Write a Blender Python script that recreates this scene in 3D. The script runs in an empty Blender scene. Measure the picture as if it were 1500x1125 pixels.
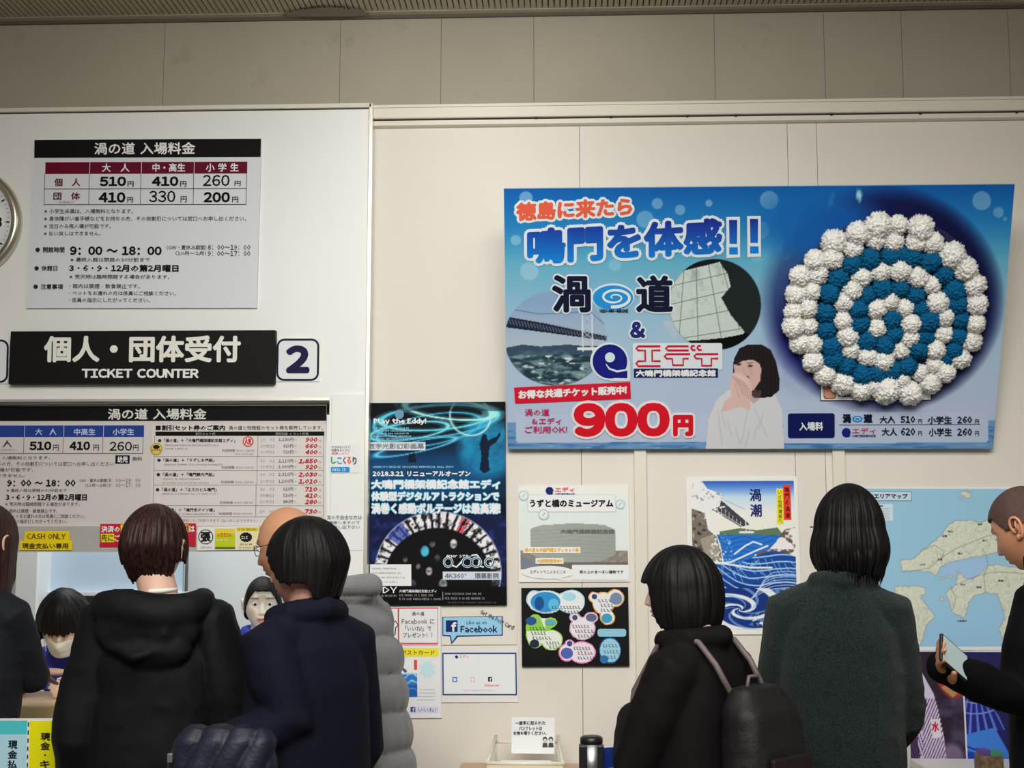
import bpy, bmesh, math, random
import numpy as np
from mathutils import Vector, Matrix, Euler
random.seed(7)
SC = bpy.context.scene
COL = SC.collection
PI = math.pi
# ---------------------------------------------------------------- camera
F = 2000.0
YAW, PITCH = math.radians(2.45), math.radians(6.79)
CAM = Vector((0.0, -5.0, 1.5))
cd = bpy.data.cameras.new('camera'); cam = bpy.data.objects.new('camera', cd); COL.objects.link(cam)
cam.location = CAM
cam.rotation_euler = Euler((PI/2 + PITCH, 0, YAW), 'XYZ')
cd.sensor_width = 36.0; cd.lens = F/1500*36.0
cd.clip_start = 0.05; cd.clip_end = 60
SC.camera = cam
# ---------------------------------------------------------------- world, exposure, room lights
W = bpy.data.worlds.new('world'); SC.world = W; W.use_nodes = True
W.node_tree.nodes['Background'].inputs[0].default_value = (0.55, 0.58, 0.62, 1)
W.node_tree.nodes['Background'].inputs[1].default_value = 0.10
SC.view_settings.view_transform = 'Standard'; SC.view_settings.look = 'None'
SC.view_settings.gamma = 1.0; SC.view_settings.use_curve_mapping = False
SC.view_settings.exposure = 0.0
def area(name, loc, size, power, color=(1, 1, 1), target=None, sy=None, spread=180):
    l = bpy.data.lights.new(name, 'AREA'); l.energy = power; l.color = color
    l.shape = 'RECTANGLE'; l.size = size; l.size_y = sy or size; l.spread = math.radians(spread)
    o = bpy.data.objects.new(name, l); COL.objects.link(o); o.location = loc
    if target is not None:
        d = Vector(target) - Vector(loc)
        o.rotation_euler = d.to_track_quat('-Z', 'Y').to_euler()
    return o
area('ceiling_tube_light', (-0.9, -2.6, 3.30), 2.0, 7.8, (1.0, 0.985, 0.95), (-0.9, 0.0, 0.9), 0.25, 110)
area('ceiling_tube_light', (1.3, -2.6, 3.30), 2.0, 8.5, (1.0, 0.985, 0.95), (1.3, 0.0, 0.7), 0.25, 100)
area('ceiling_tube_light', (-0.3, -5.6, 3.36), 3.0, 70, (1.0, 0.985, 0.95), (-0.3, -3.2, 0), 0.6)
area('ceiling_spot_light', (-0.35, -0.95, 3.10), 0.5, 3.0, (1.0, 0.985, 0.95), (-0.35, 0.06, 3.1), 0.2)
area('ceiling_tube_light', (-0.2, -4.0, 3.36), 2.4, 16, (1.0, 0.985, 0.95), (-0.2, 0.0, 0.9), 0.4, 80)
area('office_tube_light', (-1.5, 0.6, 2.6), 1.2, 25, (0.94, 1.0, 0.98), (-1.5, 1.1, 0), 0.6)

def cam_ray(px, py):
    d = Vector(((px-750.0)/F, -(py-562.5)/F, -1.0))
    return cam.rotation_euler.to_matrix() @ d
def P(px, py, Y=0.0):
    d = cam_ray(px, py)
    return CAM + d*((Y-CAM.y)/d.y)
def PZ(px, py, Z):
    d = cam_ray(px, py)
    return CAM + d*((Z-CAM.z)/d.z)
# ---------------------------------------------------------------- colour + materials
LF = 0.70
def lin(c):
    out = []
    for v in c[:3]:
        v = v/255.0
        out.append(v/12.92 if v <= 0.04045 else ((v+0.055)/1.055)**2.4)
    return tuple(out)
def ph(c):
    return tuple(min(0.92, v/LF) for v in lin(c))
def linA(a):
    a = np.asarray(a, float)/255.0
    return np.where(a <= 0.04045, a/12.92, ((a+0.055)/1.055)**2.4)
MATS = {}
def mat(name, c, rough=0.6, metal=0.0, noise=0.0, nscale=20.0, bump=0.0, bscale=60.0, stretch=None, spec=0.5, sheen=0.0, raw=False, emit=None, alpha=None, trans=0.0, wear=None):
    if name in MATS: return MATS[name]
    m = bpy.data.materials.new(name); m.use_nodes = True
    nt = m.node_tree; b = nt.nodes['Principled BSDF']
    col = c if raw else ph(c)
    b.inputs['Base Color'].default_value = (*col, 1)
    b.inputs['Roughness'].default_value = rough; b.inputs['Metallic'].default_value = metal
    b.inputs['Specular IOR Level'].default_value = spec
    if sheen: b.inputs['Sheen Weight'].default_value = sheen; b.inputs['Sheen Roughness'].default_value = 0.6
    if trans: b.inputs['Transmission Weight'].default_value = trans
    if alpha is not None: b.inputs['Alpha'].default_value = alpha
    tc = nt.nodes.new('ShaderNodeTexCoord'); mp = nt.nodes.new('ShaderNodeMapping')
    nt.links.new(tc.outputs['Object'], mp.inputs[0])
    if stretch: mp.inputs['Scale'].default_value = stretch
    if noise:
        n = nt.nodes.new('ShaderNodeTexNoise'); n.inputs['Scale'].default_value = nscale; n.inputs['Detail'].default_value = 5
        nt.links.new(mp.outputs[0], n.inputs['Vector'])
        r = nt.nodes.new('ShaderNodeValToRGB')
        r.color_ramp.elements[0].position = 0.3; r.color_ramp.elements[1].position = 0.7
        r.color_ramp.elements[0].color = (*[v*(1-noise) for v in col], 1)
        r.color_ramp.elements[1].color = (*[min(1, v*(1+noise)) for v in col], 1)
        nt.links.new(n.outputs['Fac'], r.inputs[0])
        last = r.outputs[0]
        if wear:
            n2 = nt.nodes.new('ShaderNodeTexNoise'); n2.inputs['Scale'].default_value = wear[0]; n2.inputs['Detail'].default_value = 8; n2.inputs['Roughness'].default_value = 0.7
            nt.links.new(tc.outputs['Object'], n2.inputs['Vector'])
            r2 = nt.nodes.new('ShaderNodeValToRGB'); r2.color_ramp.elements[0].position = wear[1]; r2.color_ramp.elements[1].position = wear[1]+0.08
            nt.links.new(n2.outputs['Fac'], r2.inputs[0])
            mx = nt.nodes.new('ShaderNodeMix'); mx.data_type = 'RGBA'; mx.blend_type = 'MULTIPLY'
            k = nt.nodes.new('ShaderNodeMath'); k.operation = 'MULTIPLY'; k.inputs[1].default_value = wear[2]
            nt.links.new(r2.outputs[0], k.inputs[0]); nt.links.new(k.outputs[0], mx.inputs[0])
            nt.links.new(last, mx.inputs[6]); mx.inputs[7].default_value = (0.55, 0.52, 0.46, 1)
            last = mx.outputs[2]
        nt.links.new(last, b.inputs['Base Color'])
    if bump:
        n = nt.nodes.new('ShaderNodeTexNoise'); n.inputs['Scale'].default_value = bscale; n.inputs['Detail'].default_value = 6
        nt.links.new(mp.outputs[0], n.inputs['Vector'])
        bn = nt.nodes.new('ShaderNodeBump'); bn.inputs['Strength'].default_value = bump; bn.inputs['Distance'].default_value = 0.004
        nt.links.new(n.outputs['Fac'], bn.inputs['Height']); nt.links.new(bn.outputs[0], b.inputs['Normal'])
    if emit: b.inputs['Emission Color'].default_value = (*emit[:3], 1); b.inputs['Emission Strength'].default_value = emit[3]
    MATS[name] = m
    return m
def attr_mat(name, rough=0.5, spec=0.3, bump=0.0, bscale=200, sss=0.0):
    m = bpy.data.materials.new(name); m.use_nodes = True
    nt = m.node_tree; b = nt.nodes['Principled BSDF']
    a = nt.nodes.new('ShaderNodeAttribute'); a.attribute_name = 'Col'
    nt.links.new(a.outputs['Color'], b.inputs['Base Color'])
    b.inputs['Roughness'].default_value = rough; b.inputs['Specular IOR Level'].default_value = spec
    if sss:
        b.inputs['Subsurface Weight'].default_value = sss; b.inputs['Subsurface Radius'].default_value = (0.01, 0.004, 0.002)
        b.inputs['Subsurface Scale'].default_value = 0.5
    if bump:
        n = nt.nodes.new('ShaderNodeTexNoise'); n.inputs['Scale'].default_value = bscale
        bn = nt.nodes.new('ShaderNodeBump'); bn.inputs['Strength'].default_value = bump; bn.inputs['Distance'].default_value = 0.002
        nt.links.new(n.outputs['Fac'], bn.inputs['Height']); nt.links.new(bn.outputs[0], b.inputs['Normal'])
    return m
M_PRINT = attr_mat('printed_ink', 0.6, 0.12)
M_SKIN = attr_mat('skin', 0.5, 0.4, 0.15, 400, 0.08)
# ---------------------------------------------------------------- object helpers
def link(name, me, parent=None, m=None):
    o = bpy.data.objects.new(name, me); COL.objects.link(o)
    if m is not None and not me.materials: me.materials.append(m)
    if parent is not None: o.parent = parent
    return o
def thing(name, label, cat, loc=(0, 0, 0), rotz=0.0, group=None, mtx=None):
    o = bpy.data.objects.new(name, None); COL.objects.link(o); o.empty_display_size = 0.05
    if mtx is not None: o.matrix_world = mtx
    else: o.location = loc; o.rotation_euler = (0, 0, rotz)
    o['label'] = label; o['category'] = cat
    if group: o['group'] = group
    return o
def tag(o, label, cat, group=None):
    o['label'] = label; o['category'] = cat
    if group: o['group'] = group
    return o
def bm_obj(name, bm, m, parent=None, smooth=False):
    me = bpy.data.meshes.new(name); bm.to_mesh(me); bm.free()
    if smooth:
        me.polygons.foreach_set('use_smooth', [True]*len(me.polygons))
    return link(name, me, parent, m)
def add_box(bm, x0, x1, y0, y1, z0, z1, bev=0.0):
    r = bmesh.ops.create_cube(bm, size=1.0)
    for v in r['verts']:
        v.co = Vector(((x0+x1)/2+v.co.x*(x1-x0), (y0+y1)/2+v.co.y*(y1-y0), (z0+z1)/2+v.co.z*(z1-z0)))
    if bev:
        es = list({e for v in r['verts'] for e in v.link_edges})
        bmesh.ops.bevel(bm, geom=es, offset=bev, segments=2, affect='EDGES', profile=0.6)
def box(name, x0, x1, y0, y1, z0, z1, m, parent=None, bev=0.0):
    bm = bmesh.new(); add_box(bm, x0, x1, y0, y1, z0, z1, bev)
    return bm_obj(name, bm, m, parent)
def struct(o): o['kind'] = 'structure'; return o
def add_tube(bm, pts, r, n=8, caps=True):
    pts = [Vector(p) for p in pts]; rs = r if isinstance(r, (list, tuple)) else [r]*len(pts)
    rings = []; up = Vector((0, 0, 1))
    prevx = None
    for i, p in enumerate(pts):
        a = pts[max(i-1, 0)]; b = pts[min(i+1, len(pts)-1)]
        t = (b-a).normalized()
        x = t.cross(up) if prevx is None else prevx - t*prevx.dot(t)
        if x.length < 1e-4: x = t.cross(Vector((1, 0, 0)))
        x.normalize(); y = t.cross(x); prevx = x
        rings.append([bm.verts.new(p + (x*math.cos(2*PI*k/n) + y*math.sin(2*PI*k/n))*rs[i]) for k in range(n)])
    for a, b in zip(rings, rings[1:]):
        for k in range(n): bm.faces.new((a[k], a[(k+1) % n], b[(k+1) % n], b[k]))
    if caps: bm.faces.new(rings[0][::-1]); bm.faces.new(rings[-1])
def add_lathe(bm, prof, c=(0, 0, 0), n=32, cap=True):
    rings = []
    for r, z in prof:
        rings.append([bm.verts.new((c[0]+r*math.cos(2*PI*k/n), c[1]+r*math.sin(2*PI*k/n), c[2]+z)) for k in range(n)])
    for a, b in zip(rings, rings[1:]):
        for k in range(n): bm.faces.new((a[k], a[(k+1) % n], b[(k+1) % n], b[k]))
    if cap: bm.faces.new(rings[0][::-1]); bm.faces.new(rings[-1])
# ---------------------------------------------------------------- numpy noise
_rs = np.random.RandomState(5); _H = _rs.rand(4096)
def vnoise(p):
    p = np.asarray(p, float); i = np.floor(p).astype(np.int64); f = p-i; f = f*f*(3-2*f)
    def h(a, b, c): return _H[(a*73856093 ^ b*19349663 ^ c*83492791) & 4095]
    x, y, z = i[..., 0], i[..., 1], i[..., 2]; fx, fy, fz = f[..., 0], f[..., 1], f[..., 2]
    def L(a, b, t): return a+(b-a)*t
    return L(L(L(h(x, y, z), h(x+1, y, z), fx), L(h(x, y+1, z), h(x+1, y+1, z), fx), fy),
             L(L(h(x, y, z+1), h(x+1, y, z+1), fx), L(h(x, y+1, z+1), h(x+1, y+1, z+1), fx), fy), fz)
def fbm(p, o=4):
    s = 0; a = .5; p = np.asarray(p, float)
    for k in range(o): s = s+a*vnoise(p*(2**k)+k*17.3); a *= .5
    return s
# ---------------------------------------------------------------- signs: a flat board whose print is laid out on its own rectangle
def homography(src, dst):
    A = []; b = []
    for (x, y), (u, v) in zip(src, dst):
        A.append([x, y, 1, 0, 0, 0, -u*x, -u*y]); b.append(u)
        A.append([0, 0, 0, x, y, 1, -v*x, -v*y]); b.append(v)
    h = np.linalg.solve(np.array(A, float), np.array(b, float))
    return np.append(h, 1).reshape(3, 3)
class Sign:
    def __init__(s, name, label, cat, quad, Y, thick=0.004, base=(225, 225, 222), bmat=None, group=None, board=True, rough=None, bname='board'):
        Ys = Y if isinstance(Y, (list, tuple)) else [Y]*4
        c = [P(q[0], q[1], y) for q, y in zip(quad, Ys)]           # TL TR BR BL
        o = (c[0]+c[1]+c[2]+c[3])/4
        X = ((c[1]-c[0])+(c[2]-c[3]))/2; Z = ((c[0]-c[3])+(c[1]-c[2]))/2
        s.w = X.length; ex = X.normalized(); Z = Z-ex*Z.dot(ex); s.h = Z.length; ez = Z.normalized(); ey = ez.cross(ex)
        base_c = o-ez*s.h/2
        M = Matrix(((ex.x, ey.x, ez.x, base_c.x), (ex.y, ey.y, ez.y, base_c.y), (ex.z, ey.z, ez.z, base_c.z), (0, 0, 0, 1)))
        s.M = M
        s.root = thing(name, label, cat, mtx=M, group=group)
        s.H = homography(quad, [(-s.w/2, s.h), (s.w/2, s.h), (s.w/2, 0), (-s.w/2, 0)])
        s.ppm = (abs(quad[1][0]-quad[0][0]))/s.w
        s.lay = 0; s.cnt = 0
        if board:
            m = bmat or mat('board_'+'_'.join(map(str, base)), base, 0.55, spec=.15)
            box(bname, -s.w/2, s.w/2, 0, thick, 0, s.h, m, s.root)
    def map(s, xy):
        xy = np.asarray(xy, float); q = np.c_[xy, np.ones(len(xy))] @ s.H.T
        return q[:, :2]/q[:, 2:3]
    def y(s, lay): return -0.0008*(lay+1)
    def mesh(s, name, xy, faces, col, lay=1, m=None, parent=None, dy=None):
        uv = s.map(xy); n = len(uv)
        s.cnt = getattr(s, 'cnt', 0)+1
        v = np.c_[uv[:, 0], np.full(n, s.y(lay)-4e-6*(s.cnt % 60))-(0 if dy is None else dy), uv[:, 1]]
        me = bpy.data.meshes.new(name); me.from_pydata(v.tolist(), [], faces)
        colr(me, col)
        return link(name, me, parent or s.root, m or M_PRINT)
    def rect(s, x0, y0, x1, y1, col, lay=1, name='printed_panel', rr=0.0):
        if rr: return s.poly(rrect(x0, y0, x1, y1, rr), col, lay, name)
        return s.mesh(name, [(x0, y1), (x1, y1), (x1, y0), (x0, y0)], [(0, 1, 2, 3)], col, lay)
    def rects(s, L, col, lay=1, name='printed_rule'):
        xy = []; f = []
        for x0, y0, x1, y1 in L:
            k = len(xy); xy += [(x0, y1), (x1, y1), (x1, y0), (x0, y0)]; f.append((k, k+1, k+2, k+3))
        return s.mesh(name, xy, f, col, lay)
    def poly(s, pts, col, lay=1, name='printed_panel'):
        from mathutils.geometry import tessellate_polygon
        t = tessellate_polygon([[Vector((x, y, 0)) for x, y in pts]])
        F_ = []
        for a, b, c in t:
            (x0, y0), (x1, y1), (x2, y2) = pts[a], pts[b], pts[c]
            F_.append((a, b, c) if (x1-x0)*(y2-y0)-(x2-x0)*(y1-y0) < 0 else (a, c, b))
        return s.mesh(name, pts, F_, col, lay)
    def ring(s, pts, w, col, lay=1, name='printed_line', closed=True):
        pts = np.array(pts, float); n = len(pts)
        if closed: a = np.roll(pts, 1, 0); b = np.roll(pts, -1, 0)
        else: a = np.vstack([pts[:1], pts[:-1]]); b = np.vstack([pts[1:], pts[-1:]])
        t = b-a; t /= np.maximum(1e-6, np.linalg.norm(t, axis=1))[:, None]; nn = np.c_[-t[:, 1], t[:, 0]]
        ww = (np.asarray(w, float)*np.ones(n))[:, None]/2
        xy = np.vstack([pts+nn*ww, pts-nn*ww])
        f = [(i, (i+1) % n, n+(i+1) % n, n+i) for i in range(n if closed else n-1)]
        return s.mesh(name, xy, f, col, lay)
    def text(s, t, b, col=(20, 20, 20), bold=0.0, lay=3, slope=0.0, halo=None, italic=0.0, name='lettering', vertical=False, rot=None):
        x0, y0, x1, y1 = b
        V, Fc = glyphs(t, 1 if (y1-y0) < 12 else (2 if (y1-y0) < 34 else 4))
        if italic: V = np.c_[V[:, 0]+italic*V[:, 1], V[:, 1]]
        mn = V.min(0); mx = V.max(0)
        e = bold
        sx = (x1-x0-2*e)/max(1e-6, mx[0]-mn[0]); sy = (y1-y0-2*e)/max(1e-6, mx[1]-mn[1])
        X = x0+e+(V[:, 0]-mn[0])*sx; Yp = y1-e-(V[:, 1]-mn[1])*sy
        if rot: 
            cx, cy, an = (x0+x1)/2, (y0+y1)/2, math.radians(rot)
            X, Yp = cx+(X-cx)*math.cos(an)-(Yp-cy)*math.sin(an), cy+(X-cx)*math.sin(an)+(Yp-cy)*math.cos(an)
        Yp = Yp+slope*(X-x0)
        def put(r, n, c, ly, nm):
            offs = [(0, 0)]+[(r*math.cos(2*PI*k/n), r*math.sin(2*PI*k/n)) for k in range(n)] if r > 0 else [(0, 0)]
            if r > 3: offs += [(r*.55*math.cos(2*PI*k/6), r*.55*math.sin(2*PI*k/6)) for k in range(6)]
            xy = np.vstack([np.c_[X+a, Yp+b_] for a, b_ in offs]); N = len(X)
            ff = [tuple(i+k*N for i in f) for k in range(len(offs)) for f in Fc]
            o = s.mesh(nm, xy, ff, c(xy) if callable(c) else c, ly, dy=np.repeat(np.arange(len(offs))*2e-5, N))
            return o
        if halo: put(bold+halo[1], 12, halo[0], lay-1, 'lettering_outline')
        return put(bold, 4 if bold < 0.8 else (6 if bold < 2 else 10), col, lay, name)
    def vtext(s, t, b, col, bold=0.0, lay=3):
        x0, y0, x1, y1 = b; n = len(t); hh = (y1-y0)/n
        for i, ch in enumerate(t):
            if ch == ' ': continue
            cx = (x0+x1)/2
            if ch in '・ー': s.text(ch if ch == '・' else '｜', (cx-1.5, y0+i*hh+hh*.35, cx+1.5, y0+i*hh+hh*.65), col, bold, lay)
            else: s.text(ch, (x0, y0+i*hh+hh*.06, x1, y0+(i+1)*hh-hh*.06), col, bold, lay)
    def greek(s, x0, y0, x1, y1, col, lay=3, seed=1, fill=0.8):
        r = random.Random(seed*977+int(x0*7)); h = y1-y0; x = x0; L = []
        while x < x1-h*.4:
            w = h*r.uniform(.35, .8)
            k = r.random()
            if k < .45: L += [(x, y0+h*.05, x+w, y0+h*.3), (x+w*.3, y0, x+w*.5, y1), (x, y1-h*.25, x+w, y1)]
            elif k < .8: L += [(x, y0, x+w*.3, y1), (x+w*.55, y0+h*.1, x+w*.85, y1), (x, y0+h*.4, x+w, y0+h*.58)]
            else: L += [(x, y0+h*.2, x+w*.8, y0+h*.42), (x+w*.1, y0+h*.6, x+w*.8, y1)]
            x += w+h*.22
            if r.random() > fill: x += h*.6
        return s.rects(L, col, lay, 'small_print')
def rrect(x0, y0, x1, y1, r, n=6):
    p = []
    for cx, cy, a in ((x1-r, y0+r, -90), (x1-r, y1-r, 0), (x0+r, y1-r, 90), (x0+r, y0+r, 180)):
        for k in range(n+1):
            t = math.radians(a+90*k/n); p.append((cx+r*math.cos(t), cy+r*math.sin(t)))
    return p
def circ(cx, cy, rx, ry=None, n=48, a0=0, a1=360):
    ry = rx if ry is None else ry
    m = n if a1-a0 >= 360 else n+1
    return [(cx+rx*math.cos(math.radians(a0+(a1-a0)*k/n)), cy+ry*math.sin(math.radians(a0+(a1-a0)*k/n))) for k in range(m)]
def colr(me, col):
    n = len(me.vertices); a = me.color_attributes.new('Col', 'FLOAT_COLOR', 'POINT')
    c = np.asarray(col, float)
    if c.ndim == 1: c = np.tile(c[:3], (n, 1))
    c = np.minimum(0.92, linA(c)/LF)
    a.data.foreach_set('color', np.c_[c, np.ones(n)].astype(np.float32).ravel())
_G = {}
def glyph1(ch, res):
    if (ch, res) in _G: return _G[(ch, res)]
    c = bpy.data.curves.new('t', 'FONT'); c.body = ch; c.resolution_u = res
    o = bpy.data.objects.new('t', c); COL.objects.link(o)
    bpy.context.view_layer.update()
    me = bpy.data.meshes.new_from_object(o.evaluated_get(bpy.context.evaluated_depsgraph_get()))
    V = np.empty(len(me.vertices)*3); me.vertices.foreach_get('co', V); V = V.reshape(-1, 3)[:, :2].copy()
    Fc = [tuple(p.vertices) for p in me.polygons]
    bpy.data.objects.remove(o); bpy.data.curves.remove(c); bpy.data.meshes.remove(me)
    _G[(ch, res)] = (V, Fc); return V, Fc
def glyphs(t, res):
    """one line of type: full-width forms of the western letters packed side by side, kana and kanji on their own square"""
    X = 0.0; VV = []; FF = []; n = 0
    em = _EM[0] if _EM else None
    if em is None:
        a = glyph1('国国', 1)[0]; b = glyph1('国', 1)[0]; em = (a[:, 0].max()-b[:, 0].max()); _EM.append(em)
    for ch in t:
        if ch == ' ': X += em*.35; continue
        if ch == '\u3000': X += em; continue
        asc = '!' <= ch <= '~'
        V, Fc = glyph1(chr(ord(ch)+0xFEE0) if asc else ch, res)
        if not len(V): X += em*.5; continue
        if asc:
            w = V[:, 0].max()-V[:, 0].min(); V = np.c_[V[:, 0]-V[:, 0].min()+X+em*.045, V[:, 1]]; X += w+em*.09
        else: V = np.c_[V[:, 0]+X, V[:, 1]]; X += em
        VV.append(V); FF += [tuple(i+n for i in f) for f in Fc]; n += len(V)
    return np.vstack(VV), FF
_EM = []
class Canvas:
    """a printed picture: a fine grid of coloured facets on the sign's own surface"""
    def __init__(s, sign, x0, y0, x1, y1, step=1.5, col=(255, 255, 255)):
        s.sg = sign; s.nx = int((x1-x0)/step)+1; s.ny = int((y1-y0)/step)+1
        xs = np.linspace(x0, x1, s.nx); ys = np.linspace(y0, y1, s.ny)
        s.X, s.Y = np.meshgrid(xs, ys); s.C = np.tile(np.array(col, float), (s.ny, s.nx, 1)); s.st = step*.7
    def put(s, a, col):
        a = np.clip(a, 0, 1)[..., None]; s.C = s.C*(1-a)+np.asarray(col, float)*a
    def ell(s, cx, cy, rx, ry=None, soft=None):
        ry = ry or rx; d = np.sqrt(((s.X-cx)/rx)**2+((s.Y-cy)/ry)**2)-1
        return np.clip(.5-d*min(rx, ry)/(soft or s.st*2), 0, 1)
    def ringm(s, cx, cy, rx, ry, w, rot=0):
        a = math.radians(rot); dx = s.X-cx; dy = s.Y-cy; x = dx*math.cos(a)+dy*math.sin(a); y = -dx*math.sin(a)+dy*math.cos(a)
        d = np.abs(np.sqrt((x/rx)**2+(y/ry)**2)-1)*min(rx, ry)
        return np.clip((w/2-d)/s.st+.5, 0, 1)
    def poly(s, pts):
        ins = np.zeros(s.X.shape, bool); n = len(pts)
        for i in range(n):
            x0, y0 = pts[i]; x1, y1 = pts[(i+1) % n]
            if y0 == y1: continue
            c = ((y0 > s.Y) != (y1 > s.Y)) & (s.X < (x1-x0)*(s.Y-y0)/(y1-y0)+x0); ins ^= c
        return ins.astype(float)
    def line(s, pts, w):
        d = np.full(s.X.shape, 1e9)
        for (x0, y0), (x1, y1) in zip(pts, pts[1:]):
            dx, dy = x1-x0, y1-y0; L = dx*dx+dy*dy+1e-9
            t = np.clip(((s.X-x0)*dx+(s.Y-y0)*dy)/L, 0, 1)
            d = np.minimum(d, np.hypot(s.X-x0-t*dx, s.Y-y0-t*dy))
        return np.clip((w/2-d)/s.st+.5, 0, 1)
    def noise(s, fx, fy, seed=0, o=4):
        return fbm(np.stack([s.X*fx, s.Y*fy, np.full(s.X.shape, seed*7.7)], -1), o)
    def emit(s, name='printed_picture', lay=0, mask=None):
        uv = s.sg.map(np.c_[s.X.ravel(), s.Y.ravel()]); n = len(uv)
        v = np.c_[uv[:, 0], np.full(n, s.sg.y(lay)), uv[:, 1]]
        i, j = np.meshgrid(np.arange(s.ny-1), np.arange(s.nx-1), indexing='ij'); a = (i*s.nx+j).ravel()
        q = np.c_[a+s.nx, a+s.nx+1, a+1, a]
        if mask is not None: q = q[(mask.ravel()[q] > .5).all(1)]
        me = bpy.data.meshes.new(name)
        me.vertices.add(n); me.vertices.foreach_set('co', v.astype(np.float32).ravel())
        me.loops.add(q.size); me.loops.foreach_set('vertex_index', q.astype(np.int32).ravel())
        me.polygons.add(len(q)); me.polygons.foreach_set('loop_start', np.arange(0, q.size, 4, dtype=np.int32))
        me.update(calc_edges=True); colr(me, np.clip(s.C, 0, 255).reshape(-1, 3))
        return link(name, me, s.sg.root, M_PRINT)
# ================================================================ SETTING
XL, XR, YB = -4.2, 3.6, -8.0
Y_UP = 0.06; Y_L = -0.06
zc = P(750, 21, Y_UP).z                     # ceiling height
z_led = P(750, 150, 0).z                    # top of the lower wall
z_open = P(300, 586, Y_L).z
x_seam = P(541, 400, Y_L).x
x_jamb = P(481, 700, Y_L).x
Z_CT = 0.965
M_UP = mat('taupe_wall_board', (152, 147, 132), 0.7, noise=0.05, nscale=2.5, bump=0.15, bscale=120, wear=(5.0, 0.60, 0.35))
M_WALL = mat('cream_wall_board', (198, 193, 183), 0.55, noise=0.02, nscale=2, bump=0.05, bscale=90)
M_LEFT = mat('white_wall_board', (211, 210, 206), 0.42, noise=0.02, nscale=2, bump=0.04, bscale=60)
M_ALU = mat('satin_aluminium', (196, 194, 184), 0.32, metal=0.75)
M_TRIM = mat('painted_trim', (198, 194, 180), 0.32)
M_DARK = mat('dark_gap', (38, 36, 30), 0.8)
M_CEIL = mat('ceiling_slat', (160, 154, 136), 0.7, noise=0.05, nscale=8)
M_FLOOR = mat('grey_floor_tile', (120, 116, 108), 0.35, noise=0.08, nscale=6)
M_OFF = mat('office_wall', (214, 224, 220), 0.6)
floor = struct(box('floor', XL, XR, YB, 2.4, -0.1, 0, M_FLOOR))
struct(box('ceiling', XL, XR, YB, 0.3, zc+0.03, zc+0.15, M_CEIL))
bm = bmesh.new()
x = -2.3
while x < 2.2:
    add_box(bm, x, x+0.0170, -1.9, 0.012, zc+0.002, zc+0.032); x += 0.0225
cs = bm_obj('ceiling_slat', bm, M_CEIL, bpy.data.objects['ceiling']); cs['kind'] = 'stuff'
box('edge_strip', XL, XR, 0.012, Y_UP, zc+0.0, zc+0.031, M_CEIL, bpy.data.objects['ceiling'])
box('shadow_gap', XL, XR, Y_UP-0.012, Y_UP, zc-0.012, zc+0.0, mat('dark_trim', (84, 78, 64), 0.7), bpy.data.objects['ceiling'])
# damaged flap on the ceiling edge: a sagging sheet with a curl of holes
bm = bmesh.new()
a = [PZ(413, 20, zc-0.004), PZ(440, 14, zc-0.004), PZ(470, 11, zc-0.006), PZ(505, 11, zc-0.006), PZ(525, 13, zc-0.004), PZ(541, 20, zc-0.004)]
b_ = [PZ(415, 24, zc-0.002), PZ(440, 24, zc-0.010), PZ(470, 24, zc-0.014), PZ(505, 24, zc-0.014), PZ(525, 24, zc-0.010), PZ(540, 23, zc-0.002)]
va = [bm.verts.new(p) for p in a]; vb = [bm.verts.new(p) for p in b_]
for i in range(5): bm.faces.new((va[i], vb[i], vb[i+1], va[i+1]))
bmesh.ops.solidify(bm, geom=bm.faces[:], thickness=0.003)
bm_obj('peeling_sheet', bm, M_CEIL, bpy.data.objects['ceiling'])
bm = bmesh.new()
for i in range(10):
    px = 446+i*7.2; py = 12.5-3.5*math.sin(PI*i/9)
    p = PZ(px, py, zc-0.009); add_tube(bm, [p+Vector((-.002, -.006, 0)), p+Vector((.003, -.002, -.001)), p+Vector((.001, .009, 0))], 0.0022, 5)
bm_obj('peeling_curl', bm, M_DARK, bpy.data.objects['ceiling'])
# upper wall boards
wb = struct(box('wall_back', XL, XR, Y_UP+0.012, Y_UP+0.10, 2.0, zc+0.1, M_DARK))
xs = [XL]+[P(px, 90, Y_UP).x for px in (240, 498, 646, 782, 1047, 1208, 1322, 1479)]+[XR]
for i in range(len(xs)-1):
    box('wall_panel', xs[i]+0.0006, xs[i+1]-0.0006, Y_UP, Y_UP+0.012, z_led-0.1, zc, M_UP, wb, 0.0008)
# lower right wall
wr = struct(box('wall_front', x_seam-0.0, XR, 0.012, 0.06, 0, z_led-0.01, M_DARK))
xs2 = [x_seam]+[P(px, 230, 0).x for px in (849, 1154, 1197)]+[XR]
for i in range(len(xs2)-1):
    box('wall_panel', xs2[i]+0.0008, xs2[i+1]-0.0008, 0.0, 0.012, 0, P(750, 172, 0).z, M_WALL, wr, 0.0006)
for px in (938, 1229):
    x = P(px, 700, -0.01).x
    box('batten', x-0.022, x+0.022, -0.018, 0.0, 0.1, P(px, 600, 0).z, M_TRIM, wr, 0.002)
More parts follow.
